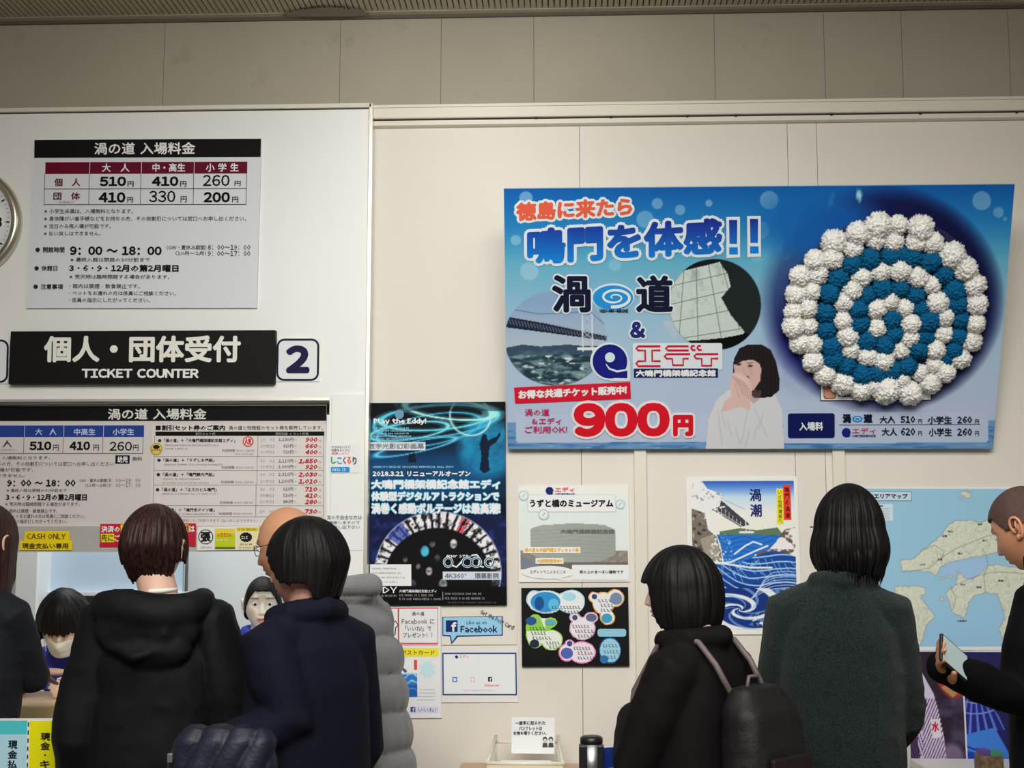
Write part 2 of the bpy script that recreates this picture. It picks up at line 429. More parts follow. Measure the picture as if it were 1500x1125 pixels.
# ledge rail along the top of the right wall
t1 = struct(box('trim_1', x_seam+0.004, XR, -0.045, 0.06, P(750, 171, -0.045).z, P(750, 151.5, -0.045).z, M_TRIM, None, 0.006))
box('rail_lip', x_seam+0.004, XR, -0.052, -0.02, P(750, 155, -0.052).z, P(750, 151, -0.052).z, M_TRIM, t1, 0.001)
box('shadow_groove', x_seam+0.004, XR, -0.03, 0.01, P(750, 174, -0.03).z, P(750, 171, -0.045).z, M_DARK, t1)
box('lower_rail', x_seam+0.004, XR, -0.034, 0.01, P(750, 181.5, -0.034).z, P(750, 174.5, -0.034).z, M_TRIM, t1, 0.002)
bm = bmesh.new()
for px in (785, 895, 1007, 1078, 1218, 1348, 1489):
    p = P(px, 174-0.012*(px-750), -0.035); add_box(bm, p.x-.004, p.x+.004, -.04, -.03, p.z-.003, p.z+.003)
bm_obj('rail_screws', bm, M_DARK, t1); bpy.data.objects['rail_screws'].name = 'rail_screw_line'
# left bulkhead, pillar, parapet
zl = P(300, 156.5, Y_L).z
wl = struct(box('wall_left', XL, x_seam-0.004, Y_L, 0.08, z_open, zl, M_LEFT, None, 0.002))
box('pillar', x_jamb, x_seam-0.004, Y_L+0.001, 0.08, 0, z_open, M_LEFT, wl)
box('parapet', XL, x_jamb, Y_L+0.001, 0.08, 0, Z_CT-0.05, M_LEFT, wl)
x0p = P(484, 700, Y_L-0.006).x; x1p = P(535, 700, Y_L-0.006).x
box('cover_plate', x0p, x1p, Y_L-0.006, Y_L+0.002, 0.4, P(500, 577, Y_L-0.006).z, M_LEFT, wl, 0.003)
t2 = struct(box('trim_2', XL, x_seam, Y_L-0.008, Y_L+0.01, zl-0.012, zl+0.004, M_TRIM, None, 0.001))
box('gap_line', XL, x_seam-0.01, Y_L-0.001, Y_L+0.004, zl-0.018, zl-0.013, M_DARK, t2)
t3 = struct(box('trim_3', x_seam-0.008, x_seam+0.006, Y_L-0.008, 0.0, 0.0, zl+0.004, M_ALU, None, 0.002))
struct(box('trim_4', XL, x_jamb, Y_L-0.003, 0.08, z_open-0.004, z_open+0.006, M_ALU, None, 0.001))
# room sides behind the photographer
struct(box('wall_side_left', XL-0.1, XL, YB, 2.4, 0, zc+0.1, M_WALL))
struct(box('wall_side_right', XR, XR+0.1, YB, 2.4, 0, zc+0.1, M_WALL))
struct(box('wall_rear', XL, XR, YB-0.1, YB, 0, zc+0.1, M_WALL))
struct(box('baseboard_front', x_seam, XR, -0.012, 0.0, 0, 0.1, mat('baseboard_grey', (90, 88, 84), 0.5)))
# office behind the counter
wo = struct(box('wall_office', XL, x_seam+0.6, 1.9, 2.0, 0, 2.75, M_OFF))
struct(box('wall_office_side', x_seam+0.5, x_seam+0.6, 0.08, 1.9, 0, 2.75, M_OFF))
struct(box('ceiling_office', XL, x_seam+0.6, 0.08, 2.0, 2.7, 2.8, M_OFF))
# ---- office furniture: white board on wheels, locker, partition edge
def obox(name, px0, px1, py0, py1, Y, d, m, parent=None, bev=0.0):
    a = P(px0, py1, Y); b = P(px1, py0, Y)
    return box(name, a.x, b.x, Y, Y+d, a.z, b.z, m, parent, bev)
wbd = thing('whiteboard', 'pale blue-grey office board with a white bottom rail behind the masked clerk', 'whiteboard', P(170, 870, 1.5))
def keep(o, r):
    o.parent = r; o.matrix_parent_inverse = Matrix.Translation(r.location).inverted() if r.rotation_euler.z == 0 else r.matrix_world.inverted(); return o
keep(obox('board', 72, 272, 700, 868, 1.5, 0.02, mat('board_blue_grey', (176, 192, 208), 0.35)), wbd)
keep(obox('rail', 69, 273, 867, 873, 1.46, 0.06, mat('white_plastic', (226, 230, 234), 0.3), None, 0.003), wbd)
keep(obox('edge_frame', 271, 275, 700, 885, 1.48, 0.04, mat('dark_frame', (60, 62, 66), 0.5)), wbd)
keep(obox('shelf', 110, 273, 874, 884, 1.45, 0.08, mat('black_shelf', (26, 28, 34), 0.5)), wbd)
lk = thing('locker', 'bright white office locker at the far wall beside the blue-grey board', 'locker', P(40, 1000, 1.3))
keep(obox('body', 10, 63, 690, 1100, 1.35, 0.5, mat('white_locker', (232, 236, 232), 0.35), None, 0.01), lk)
keep(obox('door', 13, 60, 700, 1080, 1.34, 0.02, mat('white_locker', (0, 0, 0)), None, 0.004), lk)
# ---- counter
ct = thing('ticket_counter', 'pale wooden ticket counter with a thick front edge under the opening', 'counter', (-2.2, -0.2, 0))
M_WOOD = mat('pale_wood', (204, 178, 132), 0.35, noise=0.12, nscale=9, stretch=(1, 14, 14))
keep(box('worktop', -3.6, x_jamb-0.003, -0.36, 0.12, Z_CT-0.028, Z_CT, M_WOOD, None, 0.004), ct)
keep(box('front_panel', -3.6, x_jamb-0.003, -0.345, -0.32, 0.0, Z_CT-0.028, mat('counter_front', (196, 172, 128), 0.5, noise=0.08, nscale=9, stretch=(1, 14, 14))), ct)
keep(box('edge_strip', -3.6, x_jamb-0.003, -0.366, -0.358, Z_CT-0.075, Z_CT-0.003, mat('counter_edge', (214, 192, 146), 0.4), None, 0.002), ct)
# ================================================================ SIGNS
WHT = (205, 207, 208); BLK = (14, 13, 12); GR = (96, 96, 98)
def sign_a():
    s = Sign('price_board', 'white admission price board with a maroon table above the black ticket counter sign', 'sign', [(48, 204), (380.5, 203.5), (378, 450), (40.5, 452)], Y_L-0.012, 0.011, (196, 199, 203))
    s.rect(48.4, 204.2, 380, 230.7, BLK, 0, 'header_band')
    s.text('渦の道 入場料金', (137, 208.5, 285, 226.5), (214, 214, 210), .45, 1)
    s.rect(65.3, 237.3, 361, 254.6, (92, 10, 34), 0, 'table_header')
    L = []
    for x in (131, 207, 284): L.append((x-.4, 237.3, x+.4, 254.8))
    s.rects(L, (200, 190, 192), 1)
    L = [(64, 276.3, 360.5, 277.2), (63.6, 299.3, 360.3, 300.2), (64.3, 254, 65, 300), (359.8, 254, 360.6, 300)]+[(x-.9, 254.7, x-.2, 300) for x in (131, 207, 284)]
    s.rects(L, (40, 20, 26), 1)
    for t, b in (('大　人', (149, 239.5, 189.5, 252)), ('中・高生', (223, 239.5, 271, 252)), ('小 学 生', (301, 239.5, 348.5, 252))): s.text(t, b, (225, 215, 215), .3, 1)
    s.text('個　人', (79, 261, 117.5, 273), (86, 16, 36), .3, 1); s.text('団　体', (78, 281.5, 117.5, 293), (86, 16, 36), .3, 1)
    s.text('(20名以上)', (85.5, 294.3, 108.5, 297.8), (110, 60, 70), 0, 1)
    for t, b, w, bold in (('510', (146, 258.5, 185, 273), (187, 265.5, 196, 274), .9), ('410', (222.5, 258.5, 261.5, 273), (264, 265.5, 273, 274), .9), ('260', (297, 256.5, 336, 273), (343, 265.5, 352, 273), .35),
                          ('410', (145, 281.5, 184.5, 297), (187, 289, 195.5, 297), .9), ('330', (219, 279.5, 257.5, 296.5), (265, 287.5, 274, 297), .35), ('200', (298.5, 281.5, 337, 297), (340, 288.5, 349, 297), .9)):
        s.text(t, b, (12, 12, 12), bold, 1); s.text('円', w, (20, 20, 20), .2, 1)
    c = (112, 114, 118)
    for t, b in (('※小学生未満は、入場無料となります。', (65, 306, 196, 313)), ('※身体障がい者手帳などをお持ちの方、その他割引については窓口へお申し出ください。', (65, 317, 361, 324)),
                 ('※当日のみ再入場が可能です。', (65, 328, 164, 335)), ('※払い戻しはできません。', (65, 339, 149, 345.5)), ('※最終入館は閉館の30分前まで', (105, 377.5, 222, 384)),
                 ('※荒天時は臨時閉館する場合があります。', (104, 402.5, 251, 409)), ('・館内は禁煙・飲食禁止です。', (104, 416, 208, 423)), ('・ペットをお連れの方は係員にご相談ください。', (104, 426.5, 261, 433)),
                 ('・係員の指示にしたがってください。', (103.5, 436.5, 223, 443.5)), ('(GW・夏休み期間)', (246, 359, 304, 366)), ('(10月～2月)', (259, 368, 304, 374))): s.text(t, b, (70, 71, 74), .1, 1)
    for t, b in (('● 開館時間', (53, 362, 96, 370.5)), ('● 休館日', (52, 389.5, 86, 397.5)), ('● 注意事項', (51, 416.5, 95, 424.5))): s.text(t, b, (36, 36, 38), .2, 1)
    s.text('8：00～19：00', (306, 358.5, 368, 366), (50, 50, 52), .15, 1); s.text('9：00～17：00', (306, 367.5, 368, 375), (50, 50, 52), .15, 1)
    s.text('9：00 ～ 18：00', (104, 361, 239, 374), (12, 12, 12), .75, 1); s.text('3・6・9・12月の第2月曜日', (103, 387.5, 264, 398.5), (12, 12, 12), .5, 1)
sign_a()
def sign_black():
    s = Sign('ticket_counter_sign', 'long black sign with silver lettering reading TICKET COUNTER over the counter opening', 'sign', [(15, 485), (402.5, 484), (402, 561), (13, 563)], Y_L-0.032, 0.03, (15, 14, 12))
    s.text('個人・団体受付', (65, 491.5, 353.5, 531), (208, 208, 200), 1.5, 1); s.text('TICKET COUNTER', (122, 540, 293.5, 554), (214, 214, 210), .8, 1)
    for q, num, lab in (([(405.5, 495.5), (468.5, 495.5), (468, 559), (405, 559)], '2', 'square white number plate with a navy 2 beside the black ticket counter sign'),
                        ([(-52, 497), (13.5, 497), (12, 562), (-53, 562)], '1', 'white number plate at the clock end of the black ticket counter sign')):
        p = Sign('number_plate', lab, 'sign', q, Y_L-0.005, 0.004, (206, 208, 214), group='counter number plates')
        x0, y0, x1, y1 = q[3][0]+1.5, q[0][1]+2, q[1][0]-2.5, q[2][1]-2.5
        p.ring(rrect(x0, y0, x1, y1, 10), 3.0, (26, 26, 44), 0)
        cx = (x0+x1)/2
        p.text(num, (cx-17.5, 506, cx+17.5, 547) if num == '2' else (cx-8, 506, cx+8, 547), (30, 24, 62), 3.0, 1)
sign_black()
def sign_b():
    Yb = -0.015
    s = Sign('fare_board', 'wide printed fare board with blue table and red set-ticket prices inside the counter opening', 'sign', [(-60, 595), (478, 592.5), (476, 770), (-60, 772)], Yb, 0.01, (188, 184, 180))
    s.rect(-60, 594.8, 477.8, 617, BLK, 0, 'header_band', 0); s.text('渦の道 入場料金', (157, 598.5, 302.5, 615), (196, 196, 190), .45, 1)
    s.rect(-60, 623.5, 211, 640.5, (34, 58, 128), 0, 'table_header')
    s.rects([(x-.4, 623.5, x+.4, 640.5) for x in (35, 93, 151.5)], (170, 178, 205), 1)
    s.rects([(x-.9, 640.5, x-.2, 665) for x in (35, 93, 151.5, 210.5)]+[(-60, 664.5, 210, 665.3)], (70, 74, 84), 1)
    for t, b in (('大　人', (51, 628, 82, 638)), ('中高生', (108, 628, 139.5, 638)), ('小学生', (165, 628, 196.5, 638))): s.text(t, b, (170, 182, 215), .2, 1)
    s.text('個 人', (-16, 645.5, 17, 656), (70, 66, 64), .2, 1); s.text('(中学生以上団体割引)', (-30, 658, 25, 661.5), (150, 146, 142), 0, 1)
    for t, b, w, k in (('510', (43, 647, 75.5, 660), (78, 652, 86.5, 661), .8), ('410', (102, 647, 132.5, 660), (137, 652, 145.5, 661), .8), ('260', (161, 647.5, 194, 661), (195.5, 652, 203.5, 661), .3)):
        s.text(t, b, (18, 18, 18), k, 1); s.text('円', w, (60, 58, 56), .1, 1)
    c = (92, 88, 86)
    for t, b in (('※小学生未満は、入場無料となります。', (-58, 668.5, 74, 674)), ('※身体障がい者手帳などをお持ちの方、その他割引については窓口へお申し出ください', (-100, 677, 168, 683.5)),
                 ('※当日のみ再入場が可能です。', (-55, 686, 50, 692)), ('※払い戻しはできません。', (-50, 694.5, 38, 700)), ('(GW・夏休み期間)', (118, 702, 160, 707)), ('(10月～2月)', (127, 709, 160, 714)),
                 ('※最終入館は閉館の30分前まで', (12, 716.5, 100, 721.5)), ('※荒天時は臨時閉館する場合があります。', (11, 736, 120, 742)), ('・館内は禁煙・飲食禁止です。', (13, 746, 88, 752)),
                 ('・ペットをお連れの方は係員にご相談ください。', (12, 753.5, 128, 759.5)), ('・係員の指示にしたがってください。', (13, 761, 102, 767))): s.text(t, b, c, 0.05, 1)
    s.text('8：00～19：00', (161, 701.5, 208, 707), (100, 96, 94), .05, 1); s.text('9：00～17：00', (161, 708.5, 208, 714), (100, 96, 94), .05, 1)
    s.text('9：00 ～ 18：00', (12, 703, 113, 713.5), (18, 18, 18), .6, 1); s.text('3・6・9・12月の第2月曜日', (11, 724, 130, 734), (20, 20, 20), .4, 1)
    s.rect(170, 667.5, 191, 680, (20, 20, 44), 0); s.text('幼児', (173, 669, 188.5, 678.5), (220, 220, 228), .3, 1); s.text('無料', (195, 669.5, 209.5, 676), (90, 90, 92), .1, 1)
    # right half: set tickets
    s.rect(223, 622, 478, 770, (196, 192, 188), 0); 
    s.text('■割引セット券のご案内', (228, 623, 330, 631.3), (20, 20, 20), .35, 1); s.text('渦の道と他施設のセット券を販売しています。', (335, 624, 473, 630.5), (58, 58, 58), .1, 1)
    s.rect(228, 632.8, 475, 639, (14, 14, 14), 1, 'table_header'); s.text('割引セット券', (287, 634, 316, 638), (150, 150, 150), 0, 2); s.text('通常料金 → セット料金', (404, 634, 452, 638), (150, 150, 150), 0, 2)
    s.rects([(226.8, y-.3, 474, y+.3) for y in (669.4, 690, 711, 741, 757)]+[(378, 639, 378.7, 669), (377, 669, 377.7, 711), (376, 711, 376.7, 757), (226.6, 639, 227.2, 757), (473.6, 639, 474.2, 757)], (104, 102, 98), 1)
    dk = (38, 38, 38)
    for t, b in (('❶「渦の道」＋「大鳴門橋架橋記念館エディ」', (232, 643, 345, 648.7)), ('❷「渦の道」＋「うずしお汽船」', (231.5, 672, 315, 677.5)), ('❸「渦の道」＋「鳴門観光汽船」', (231, 693, 315, 698.6)),
                 ('❹「渦の道」＋「エスカヒル鳴門」', (230.5, 715, 319, 720.6)), ('❺「渦の道」＋「鳴門市ドイツ館」', (230, 744.5, 316.5, 750))): s.text(t, b, dk, .18, 1)
    for x1, y, t in ((374, 658.7, '利用時間 9:00-18:00'), (373.5, 683.5, '利用時間 9:00-15:00'), (373, 704.7, '利用時間 9:00-15:00'), (372, 734.5, '利用時間 9:00-18:00'), (371, 750.5, '利用時間 9:00-16:00')): s.text(t, (x1-48, y, x1, y+4.2), (110, 108, 106), .05, 1)
    for k, (x0, y, x1) in enumerate(((242, 651.5, 320), (242, 656.5, 277), (241, 680, 328), (240, 701, 295), (240, 706.5, 309), (240, 722.5, 322), (250, 752, 318), (345, 664.5, 372))): s.greek(x0, y, x1, y+2.6, (142, 139, 135), 1, k)
    for y, a, b, lab in ((644.6, '1,130円', '900', '【大　人】'), (654, '820円', '660', '【中高生】'), (662.8, '520円', '400', '【小学生】'), (676, '2,110円', '1,850', '【大　人】'), (684.4, '1,060円', '920', '【小学生】'), (695.6, '2,310円', '2,030', '【大　人】'),
                         (705.6, '1,160円', '1,010', '【小学生】'), (717, '910円', '710', '【大　人】'), (726.2, '510円', '410', '【中高生】'), (735.2, '380円', '280', '【小学生】'), (749.2, '900円', '730', '【大　人】')):
        s.text(lab, (383, y-2.2, 402, y+2.4), (140, 137, 134), 0, 1); w = 3.6*len(a)
        s.text(a, (430-w, y-2.6, 430, y+2.8), (70, 68, 68), .12, 1); s.text('→', (431, y-1.5, 435, y+1.5), (130, 128, 126), 0, 1)
        w = 6.1*len(b)-(2.5 if ',' in b else 0)
        s.text(b, (465.5-w, y-3.4, 465.5, y+3.8 if ',' not in b else y+4.4), (168, 28, 56), .55, 1, italic=.22); s.text('円', (467, y, 470.5, y+3.6), (150, 80, 90), 0, 1)
    s.poly([(364+(8.6 if k % 2 else 7.2)*math.cos(k*PI/14), 647.5+(8.6 if k % 2 else 7.2)*math.sin(k*PI/14)) for k in range(28)], (188, 60, 54), 1, 'red_stamp')
    s.poly(circ(364, 647.5, 6.2), (205, 190, 184), 2, 'red_stamp'); s.text('人気', (359, 642.5, 369, 652.5), (180, 50, 46), .3, 3)
    s.poly(circ(230, 658.5, 9), (176, 146, 52), 2, 'gold_badge'); s.poly(circ(230, 658.5, 7.2), (206, 182, 92), 3, 'gold_badge'); s.poly(circ(230, 655.5, 5, 3), (30, 24, 14), 4, 'gold_badge'); s.text('おすすめ', (223, 658.5, 237, 662.2), (90, 66, 16), .1, 4)
    s.text('※セット券は両施設ともご利用できます（払い戻しはできません）。', (236, 760, 384, 765), (150, 132, 130), .05, 1)
sign_b()
def transom():
    s = Sign('counter_transom', 'grey aluminium transom bar carrying stickers beneath the fare board', 'transom', [(-60, 771.5), (479, 769.5), (478.5, 807.5), (-60, 809)], -0.03, 0.05, bmat=mat('transom_grey', (158, 156, 153), 0.35, noise=.04, nscale=6, stretch=(1, 20, 20)))
transom()
def small_signs():
    s = Sign('cash_only_label', 'stepped yellow CASH ONLY label on the grey transom', 'sign', [(28.5, 777.5), (107.5, 777.5), (107.5, 807), (28.5, 807)], -0.034, 0.003, board=False)
    s.poly([(36, 778), (101.5, 778), (102.5, 791.5), (106.5, 792), (106, 806), (29, 806), (29.5, 792), (35.5, 791.5)], (222, 186, 22), 0)
    s.text('CASH ONLY', (39, 781.5, 96, 790), (70, 58, 10), .25, 1); s.text('現金支払い専用', (33, 795.5, 100.5, 804), (60, 50, 10), .3, 1)
    s = Sign('payment_notice', 'crimson notice strip with white and yellow lettering behind the hooded customer', 'sign', [(147, 767.5), (287, 766.5), (286, 800), (146, 801)], -0.036, 0.003, (176, 24, 48))
    s.rect(177, 768.5, 236, 779.8, (226, 196, 40), 0); s.rect(266.5, 768.5, 276.5, 779.5, (226, 196, 40), 0); s.rect(148, 781.8, 167.5, 794.2, (226, 196, 40), 0)
    s.text('決済の', (148.5, 770, 176, 780), (232, 214, 214), .35, 1); s.text('バーコード利', (178.5, 770, 235, 779.5), (120, 60, 20), .3, 1); s.text('用', (267, 769.5, 276, 779), (120, 60, 20), .3, 1); s.text('は', (277.5, 770, 285.5, 779.5), (232, 214, 214), .35, 1)
    s.text('先に', (148.5, 782.5, 166.5, 793.5), (90, 70, 14), .3, 1); s.text('ご提示ください', (168.5, 783, 240, 794), (232, 214, 214), .35, 1)
    s = Sign('sticker_sheet', 'white strip of three round and square payment stickers on the transom', 'sticker', [(289, 771.5), (380, 770.5), (379, 805.5), (288.5, 806.5)], -0.036, 0.002, (204, 204, 202))
    s.poly(circ(301.5, 786.5, 11), (40, 40, 44), 0, 'round_logo'); s.poly(circ(301.5, 786.5, 9.6), (208, 208, 208), 1, 'round_logo'); s.text('張', (294, 779, 309, 794), (24, 24, 26), .8, 2); s.text('JAPAN', (293, 800.5, 310, 803.5), (110, 110, 110), 0, 1)
    s.rect(315, 774.5, 344.5, 804, (172, 182, 32), 0, 'green_logo'); s.rect(315, 774.5, 344.5, 782, (206, 186, 60), 1, 'green_logo'); s.greek(319, 781, 342, 786, (206, 74, 36), 2, 3); s.greek(317, 790, 336, 793, (214, 222, 150), 2, 4); s.rect(315, 801, 344.5, 804, (84, 110, 20), 2)
    s.rect(346.5, 772.5, 379, 805, (214, 200, 160), 0, 'badge_logo'); s.rect(346.5, 772.5, 379, 778, (222, 188, 30), 1, 'badge_logo'); s.greek(349, 774, 376, 777, (110, 90, 20), 2, 8)
    s.poly([(360.5+(9.6 if k % 2 else 8.4)*math.cos(k*PI/12), 787+(7.6 if k % 2 else 6.6)*math.sin(k*PI/12)) for k in range(24)], (24, 22, 22), 1, 'badge_logo'); s.greek(354, 785, 367, 789.5, (190, 190, 190), 2, 9); s.greek(352, 796, 371, 798.5, (60, 60, 60), 2, 2); s.greek(350, 801, 376, 803, (90, 90, 90), 2, 5)
    s = Sign('travel_sticker', 'small white sticker with rainbow hiragana on the pillar beside the fare board', 'sticker', [(484, 651), (527, 650), (526.5, 692.5), (483.5, 693.5)], Y_L-0.008, 0.001, (212, 212, 212))
    for t, b, c in (('し', (485, 669, 492.5, 680), (52, 140, 84)), ('こ', (493.5, 670, 501, 680), (60, 150, 190)), ('く', (502.5, 669, 507, 680), (120, 70, 150)), ('る', (508, 669, 515, 680), (214, 110, 60)), ('り', (516.5, 669, 522.5, 681), (70, 80, 96))): s.text(t, b, c, .5, 1)
    s.text('デジタルパスで', (486, 653, 513, 657), (90, 90, 90), .05, 1); s.text('四国をおトクに', (486, 658, 513, 661.5), (90, 90, 90), .05, 1); s.text('周遊しよう！', (486, 662.5, 511, 666), (196, 90, 110), .05, 1); s.poly(rrect(484.5, 684, 512, 692, 1.5), (40, 132, 190), 0); s.greek(487, 686, 508, 690, (190, 215, 235), 1, 6)
    s = Sign('hearing_notice', 'white note in grey type about writing instead of speaking, beside the bald customer', 'sign', [(477.5, 753), (531, 752.5), (531, 806), (477.5, 807)], Y_L-0.008, 0.001, (208, 210, 212))
    s.text('耳の不自由な方は', (479, 755, 530, 761.3), (112, 116, 122), .1, 1); s.text('筆談しますので', (482, 763, 527, 768), (112, 116, 122), .1, 1); s.text('お申し出下さい', (482, 769.5, 527, 775), (112, 116, 122), .1, 1)
small_signs()
def queue_boards():
    Yq = -1.18
    s = Sign('queue_board', 'cyan and yellow cash payment boards side by side on a low stand before the counter', 'sign', [(-30, 1054), (88, 1053), (87, 1200), (-30, 1200)], Yq, 0.02, (225, 225, 222))
    z0 = s.M.translation.z
    for x in (-s.w/2+.01, s.w/2-.03): box('leg', x, x+.02, .001, .019, -z0+.014, 0, mat('stand_grey', (120, 120, 122), .4), s.root)
    box('foot', -s.w/2, s.w/2, -.10, .12, -z0, -z0+.014, mat('stand_grey', (0, 0, 0)), s.root, .003)
    s.rect(-30, 1055.5, 38, 1076, (70, 178, 186), 0, 'cyan_panel'); s.rect(-30, 1076, 38, 1200, (160, 196, 214), 0, 'cyan_panel'); s.rect(42, 1055.5, 86, 1200, (240, 206, 16), 0, 'yellow_panel')
    s.rects([(39.2, 1058+12*k, 41.0, 1064+12*k) for k in range(11)], (30, 30, 30), 1)
    s.vtext('現金払', (11, 1084, 25, 1127), (24, 30, 34), .5, 1); s.vtext('現金・キャ', (58.5, 1073, 73, 1140), (34, 30, 10), .5, 1)
queue_boards()
def sheet_text(): pass
def eddy():
    s = Sign('attraction_poster', 'dark blue light-show poster with white headline and dome picture beside the pillar', 'poster', [(539, 590.5), (741.5, 588.5), (740.5, 886), (536, 887.5)], -0.014, 0.012, (12, 12, 14))
    c = Canvas(s, 538, 590, 741, 886, 1.3, (4, 8, 16))
    n = c.noise(.02, .03, 1); n2 = c.noise(.09, .09, 2)
    c.put(np.clip((c.Y-620)/60, 0, 1)*np.clip((760-c.Y)/90, 0, 1)*(.5+.6*n), (8, 62, 112))
    c.put(c.ell(715, 655, 42, 44, 14)*(.35+.9*n2), (26, 128, 170)); c.put(c.ell(560, 700, 60, 30, 26)*n, (14, 86, 140)); c.put(c.ell(650, 705, 80, 30, 30)*n*.9, (12, 100, 150))
    for cx, cy, rx, ry, w, r, cc in ((640, 612, 82, 18, 1.8, -4, (96, 208, 226)), (640, 616, 92, 24, 1.3, -6, (70, 180, 210)), (630, 630, 78, 22, 1.2, -10, (60, 170, 205)), (600, 632, 58, 12, 1.4, -8, (110, 206, 230)), (660, 600, 66, 14, 2.2, 6, (150, 226, 236)), (610, 655, 60, 8, 1.0, -12, (90, 190, 225)), (690, 610, 30, 28, 1.4, 20, (170, 230, 240))):
        c.put(c.ringm(cx, cy, rx, ry, w*3.4, r)*.25, cc); c.put(c.ringm(cx, cy, rx, ry, w, r), cc)
    c.put(c.poly([(703, 652), (708, 637), (713, 636), (716, 646), (728, 640), (733, 634), (735, 637), (728, 648), (718, 655), (716, 672), (718, 690), (709, 694), (703, 688), (706, 668)]), (4, 22, 44)); c.put(c.ell(710, 643, 4, 5), (6, 20, 36))
    c.put(c.poly([(598, 678), (600, 665), (608, 664), (611, 678)]), (6, 22, 40))
    # dome of performers
    ecx, ecy = 641, 838; m_out = c.ell(ecx, ecy, 92, 88); m_in = c.ell(ecx, ecy+10, 78, 74)
    low = np.clip((c.Y-752)/4, 0, 1); c.put(low, (14, 22, 58)); c.put(low*np.clip((c.noise(.1, .1, 5)-.5)*4, 0, 1), (34, 50, 120))
    c.put(m_out, (22, 20, 26))
    ang = np.arctan2(c.Y-ecy, c.X-ecx); rr = np.hypot((c.X-ecx)/92, (c.Y-ecy)/88)
    band = m_out*(1-m_in); per = np.clip((np.abs(np.sin(ang*21+2*n2))-.32)*3.2, 0, 1)*np.clip((c.noise(.22, .22, 9)-.28)*5, 0, 1); up = np.clip((860-c.Y)/30, 0, 1)
    c.put(band*per*up, (226, 222, 226)); c.put(band*per*up*((ang > -1.15) & (ang < -1.0)), (200, 70, 84)); c.put(band*((ang < -2.2) & (ang > -2.55))*.7, (40, 60, 150))
    c.put(m_in, (9, 8, 12)); c.put(c.ringm(ecx, ecy, 92, 88, 1.2), (150, 160, 190))
    for x, y, w, cc in ((664, 797, 5, (200, 200, 205)), (622, 808, 6, (72, 170, 200)), (633, 797, 4, (90, 92, 96)), (593, 820, 3, (120, 116, 120)), (628, 837, 4.5, (170, 168, 172)), (612, 830, 3, (120, 110, 106)), (640, 818, 4, (70, 66, 68)), (648, 856, 6, (130, 134, 144)), (604, 856, 5, (60, 60, 64))):
        c.put(c.ell(x, y, w, w*1.3)*np.clip((n2-.25)*4, 0, 1), cc)
    c.put((c.Y > 859).astype(float), (5, 5, 7)); c.put((c.Y < 602)*.5, (4, 6, 12)); c.emit('poster_picture', 0)
    W_ = (226, 232, 236)
    s.poly(circ(586, 607, 6.5, 7), (96, 140, 160), 1, 'printed_mark'); s.text('Play the Eddy!', (548, 612.5, 625.5, 623), W_, .5, 2)
    for k in range(5): s.greek(547.5, 626+4*k, 600+6*(k % 2), 628.4+4*k, (150, 190, 205), 1, k)
    s.rect(538, 648, 624, 660, (196, 202, 206), 1, 'white_sticker'); s.text('数字光影幻彩画幕', (540, 649.5, 622, 658.5), (112, 120, 128), .3, 2)
    s.text('ONARUTO BRIDGE CROSSING MEMORIAL HALL EDDY', (546.5, 683, 665, 686), (150, 195, 215), .05, 2)
    s.text('2018.3.21 リニューアルオープン', (546, 690, 690, 698.5), W_, .45, 2)
    for t, b in (('大鳴門橋架橋記念館エディ', (544, 703, 733, 717)), ('体験型デジタルアトラクションで', (544, 720.5, 731.5, 734.5)), ('渦巻く感動ボルテージは最高潮!', (544, 737.5, 733, 753.5))): s.text(t, b, (232, 240, 244), .8, 3, halo=((70, 160, 200), .9))
    s.text('4K360°シアター', (653, 812.8, 690, 817.5), W_, .25, 2)
    for px, rx in ((656, 6), (684, 7), (697, 7), (716, 6)):
        s.ring(circ(px, 824, rx, 6.5), 3.2, (190, 214, 232), 2, 'loop_lettering'); s.ring(circ(px, 824, rx, 6.5), 1.4, (28, 60, 110), 3, 'loop_lettering')
    s.ring([(661, 828), (668, 831), (673, 826), (678, 820)], 2.4, (190, 214, 232), 2, 'loop_lettering', False); s.ring([(690, 814), (698, 813), (702, 818), (700, 829), (708, 831)], 2.4, (190, 214, 232), 2, 'loop_lettering', False)
    s.rect(648, 837.6, 733, 849.5, (186, 196, 206), 1, 'white_sticker'); s.text('4K360°  環幕影院', (651, 839.3, 730, 848), (100, 108, 118), .3, 2)
    s.rect(541.6, 827, 602, 858.5, (212, 216, 220), 1, 'white_sticker')
    for k in range(4): s.greek(545, 832+6.5*k, 580+(k*7) % 17, 834.5+6.5*k, (130, 134, 140), 2, k+3)
    s.text('EDDY', (540, 860, 581, 869), (220, 220, 220), .25, 2); s.text('BRIDGE MUSEUM', (546, 871.5, 580, 874.5), (150, 150, 150), 0, 2); s.text('大鳴門橋架橋記念館エディ', (584, 863.7, 639, 868.3), (200, 200, 200), .1, 2)
    s.greek(584, 870.5, 634, 873.5, (140, 140, 140), 2, 4); s.greek(584, 876, 645, 879, (140, 140, 140), 2, 5); s.rect(647.5, 867, 648.2, 879, (170, 170, 170), 2); s.greek(651, 868.5, 703, 871, (150, 150, 150), 2, 6); s.greek(651, 875, 710, 878, (150, 150, 150), 2, 7); s.greek(655, 881.5, 726, 883.5, (90, 90, 90), 2, 8)
eddy()
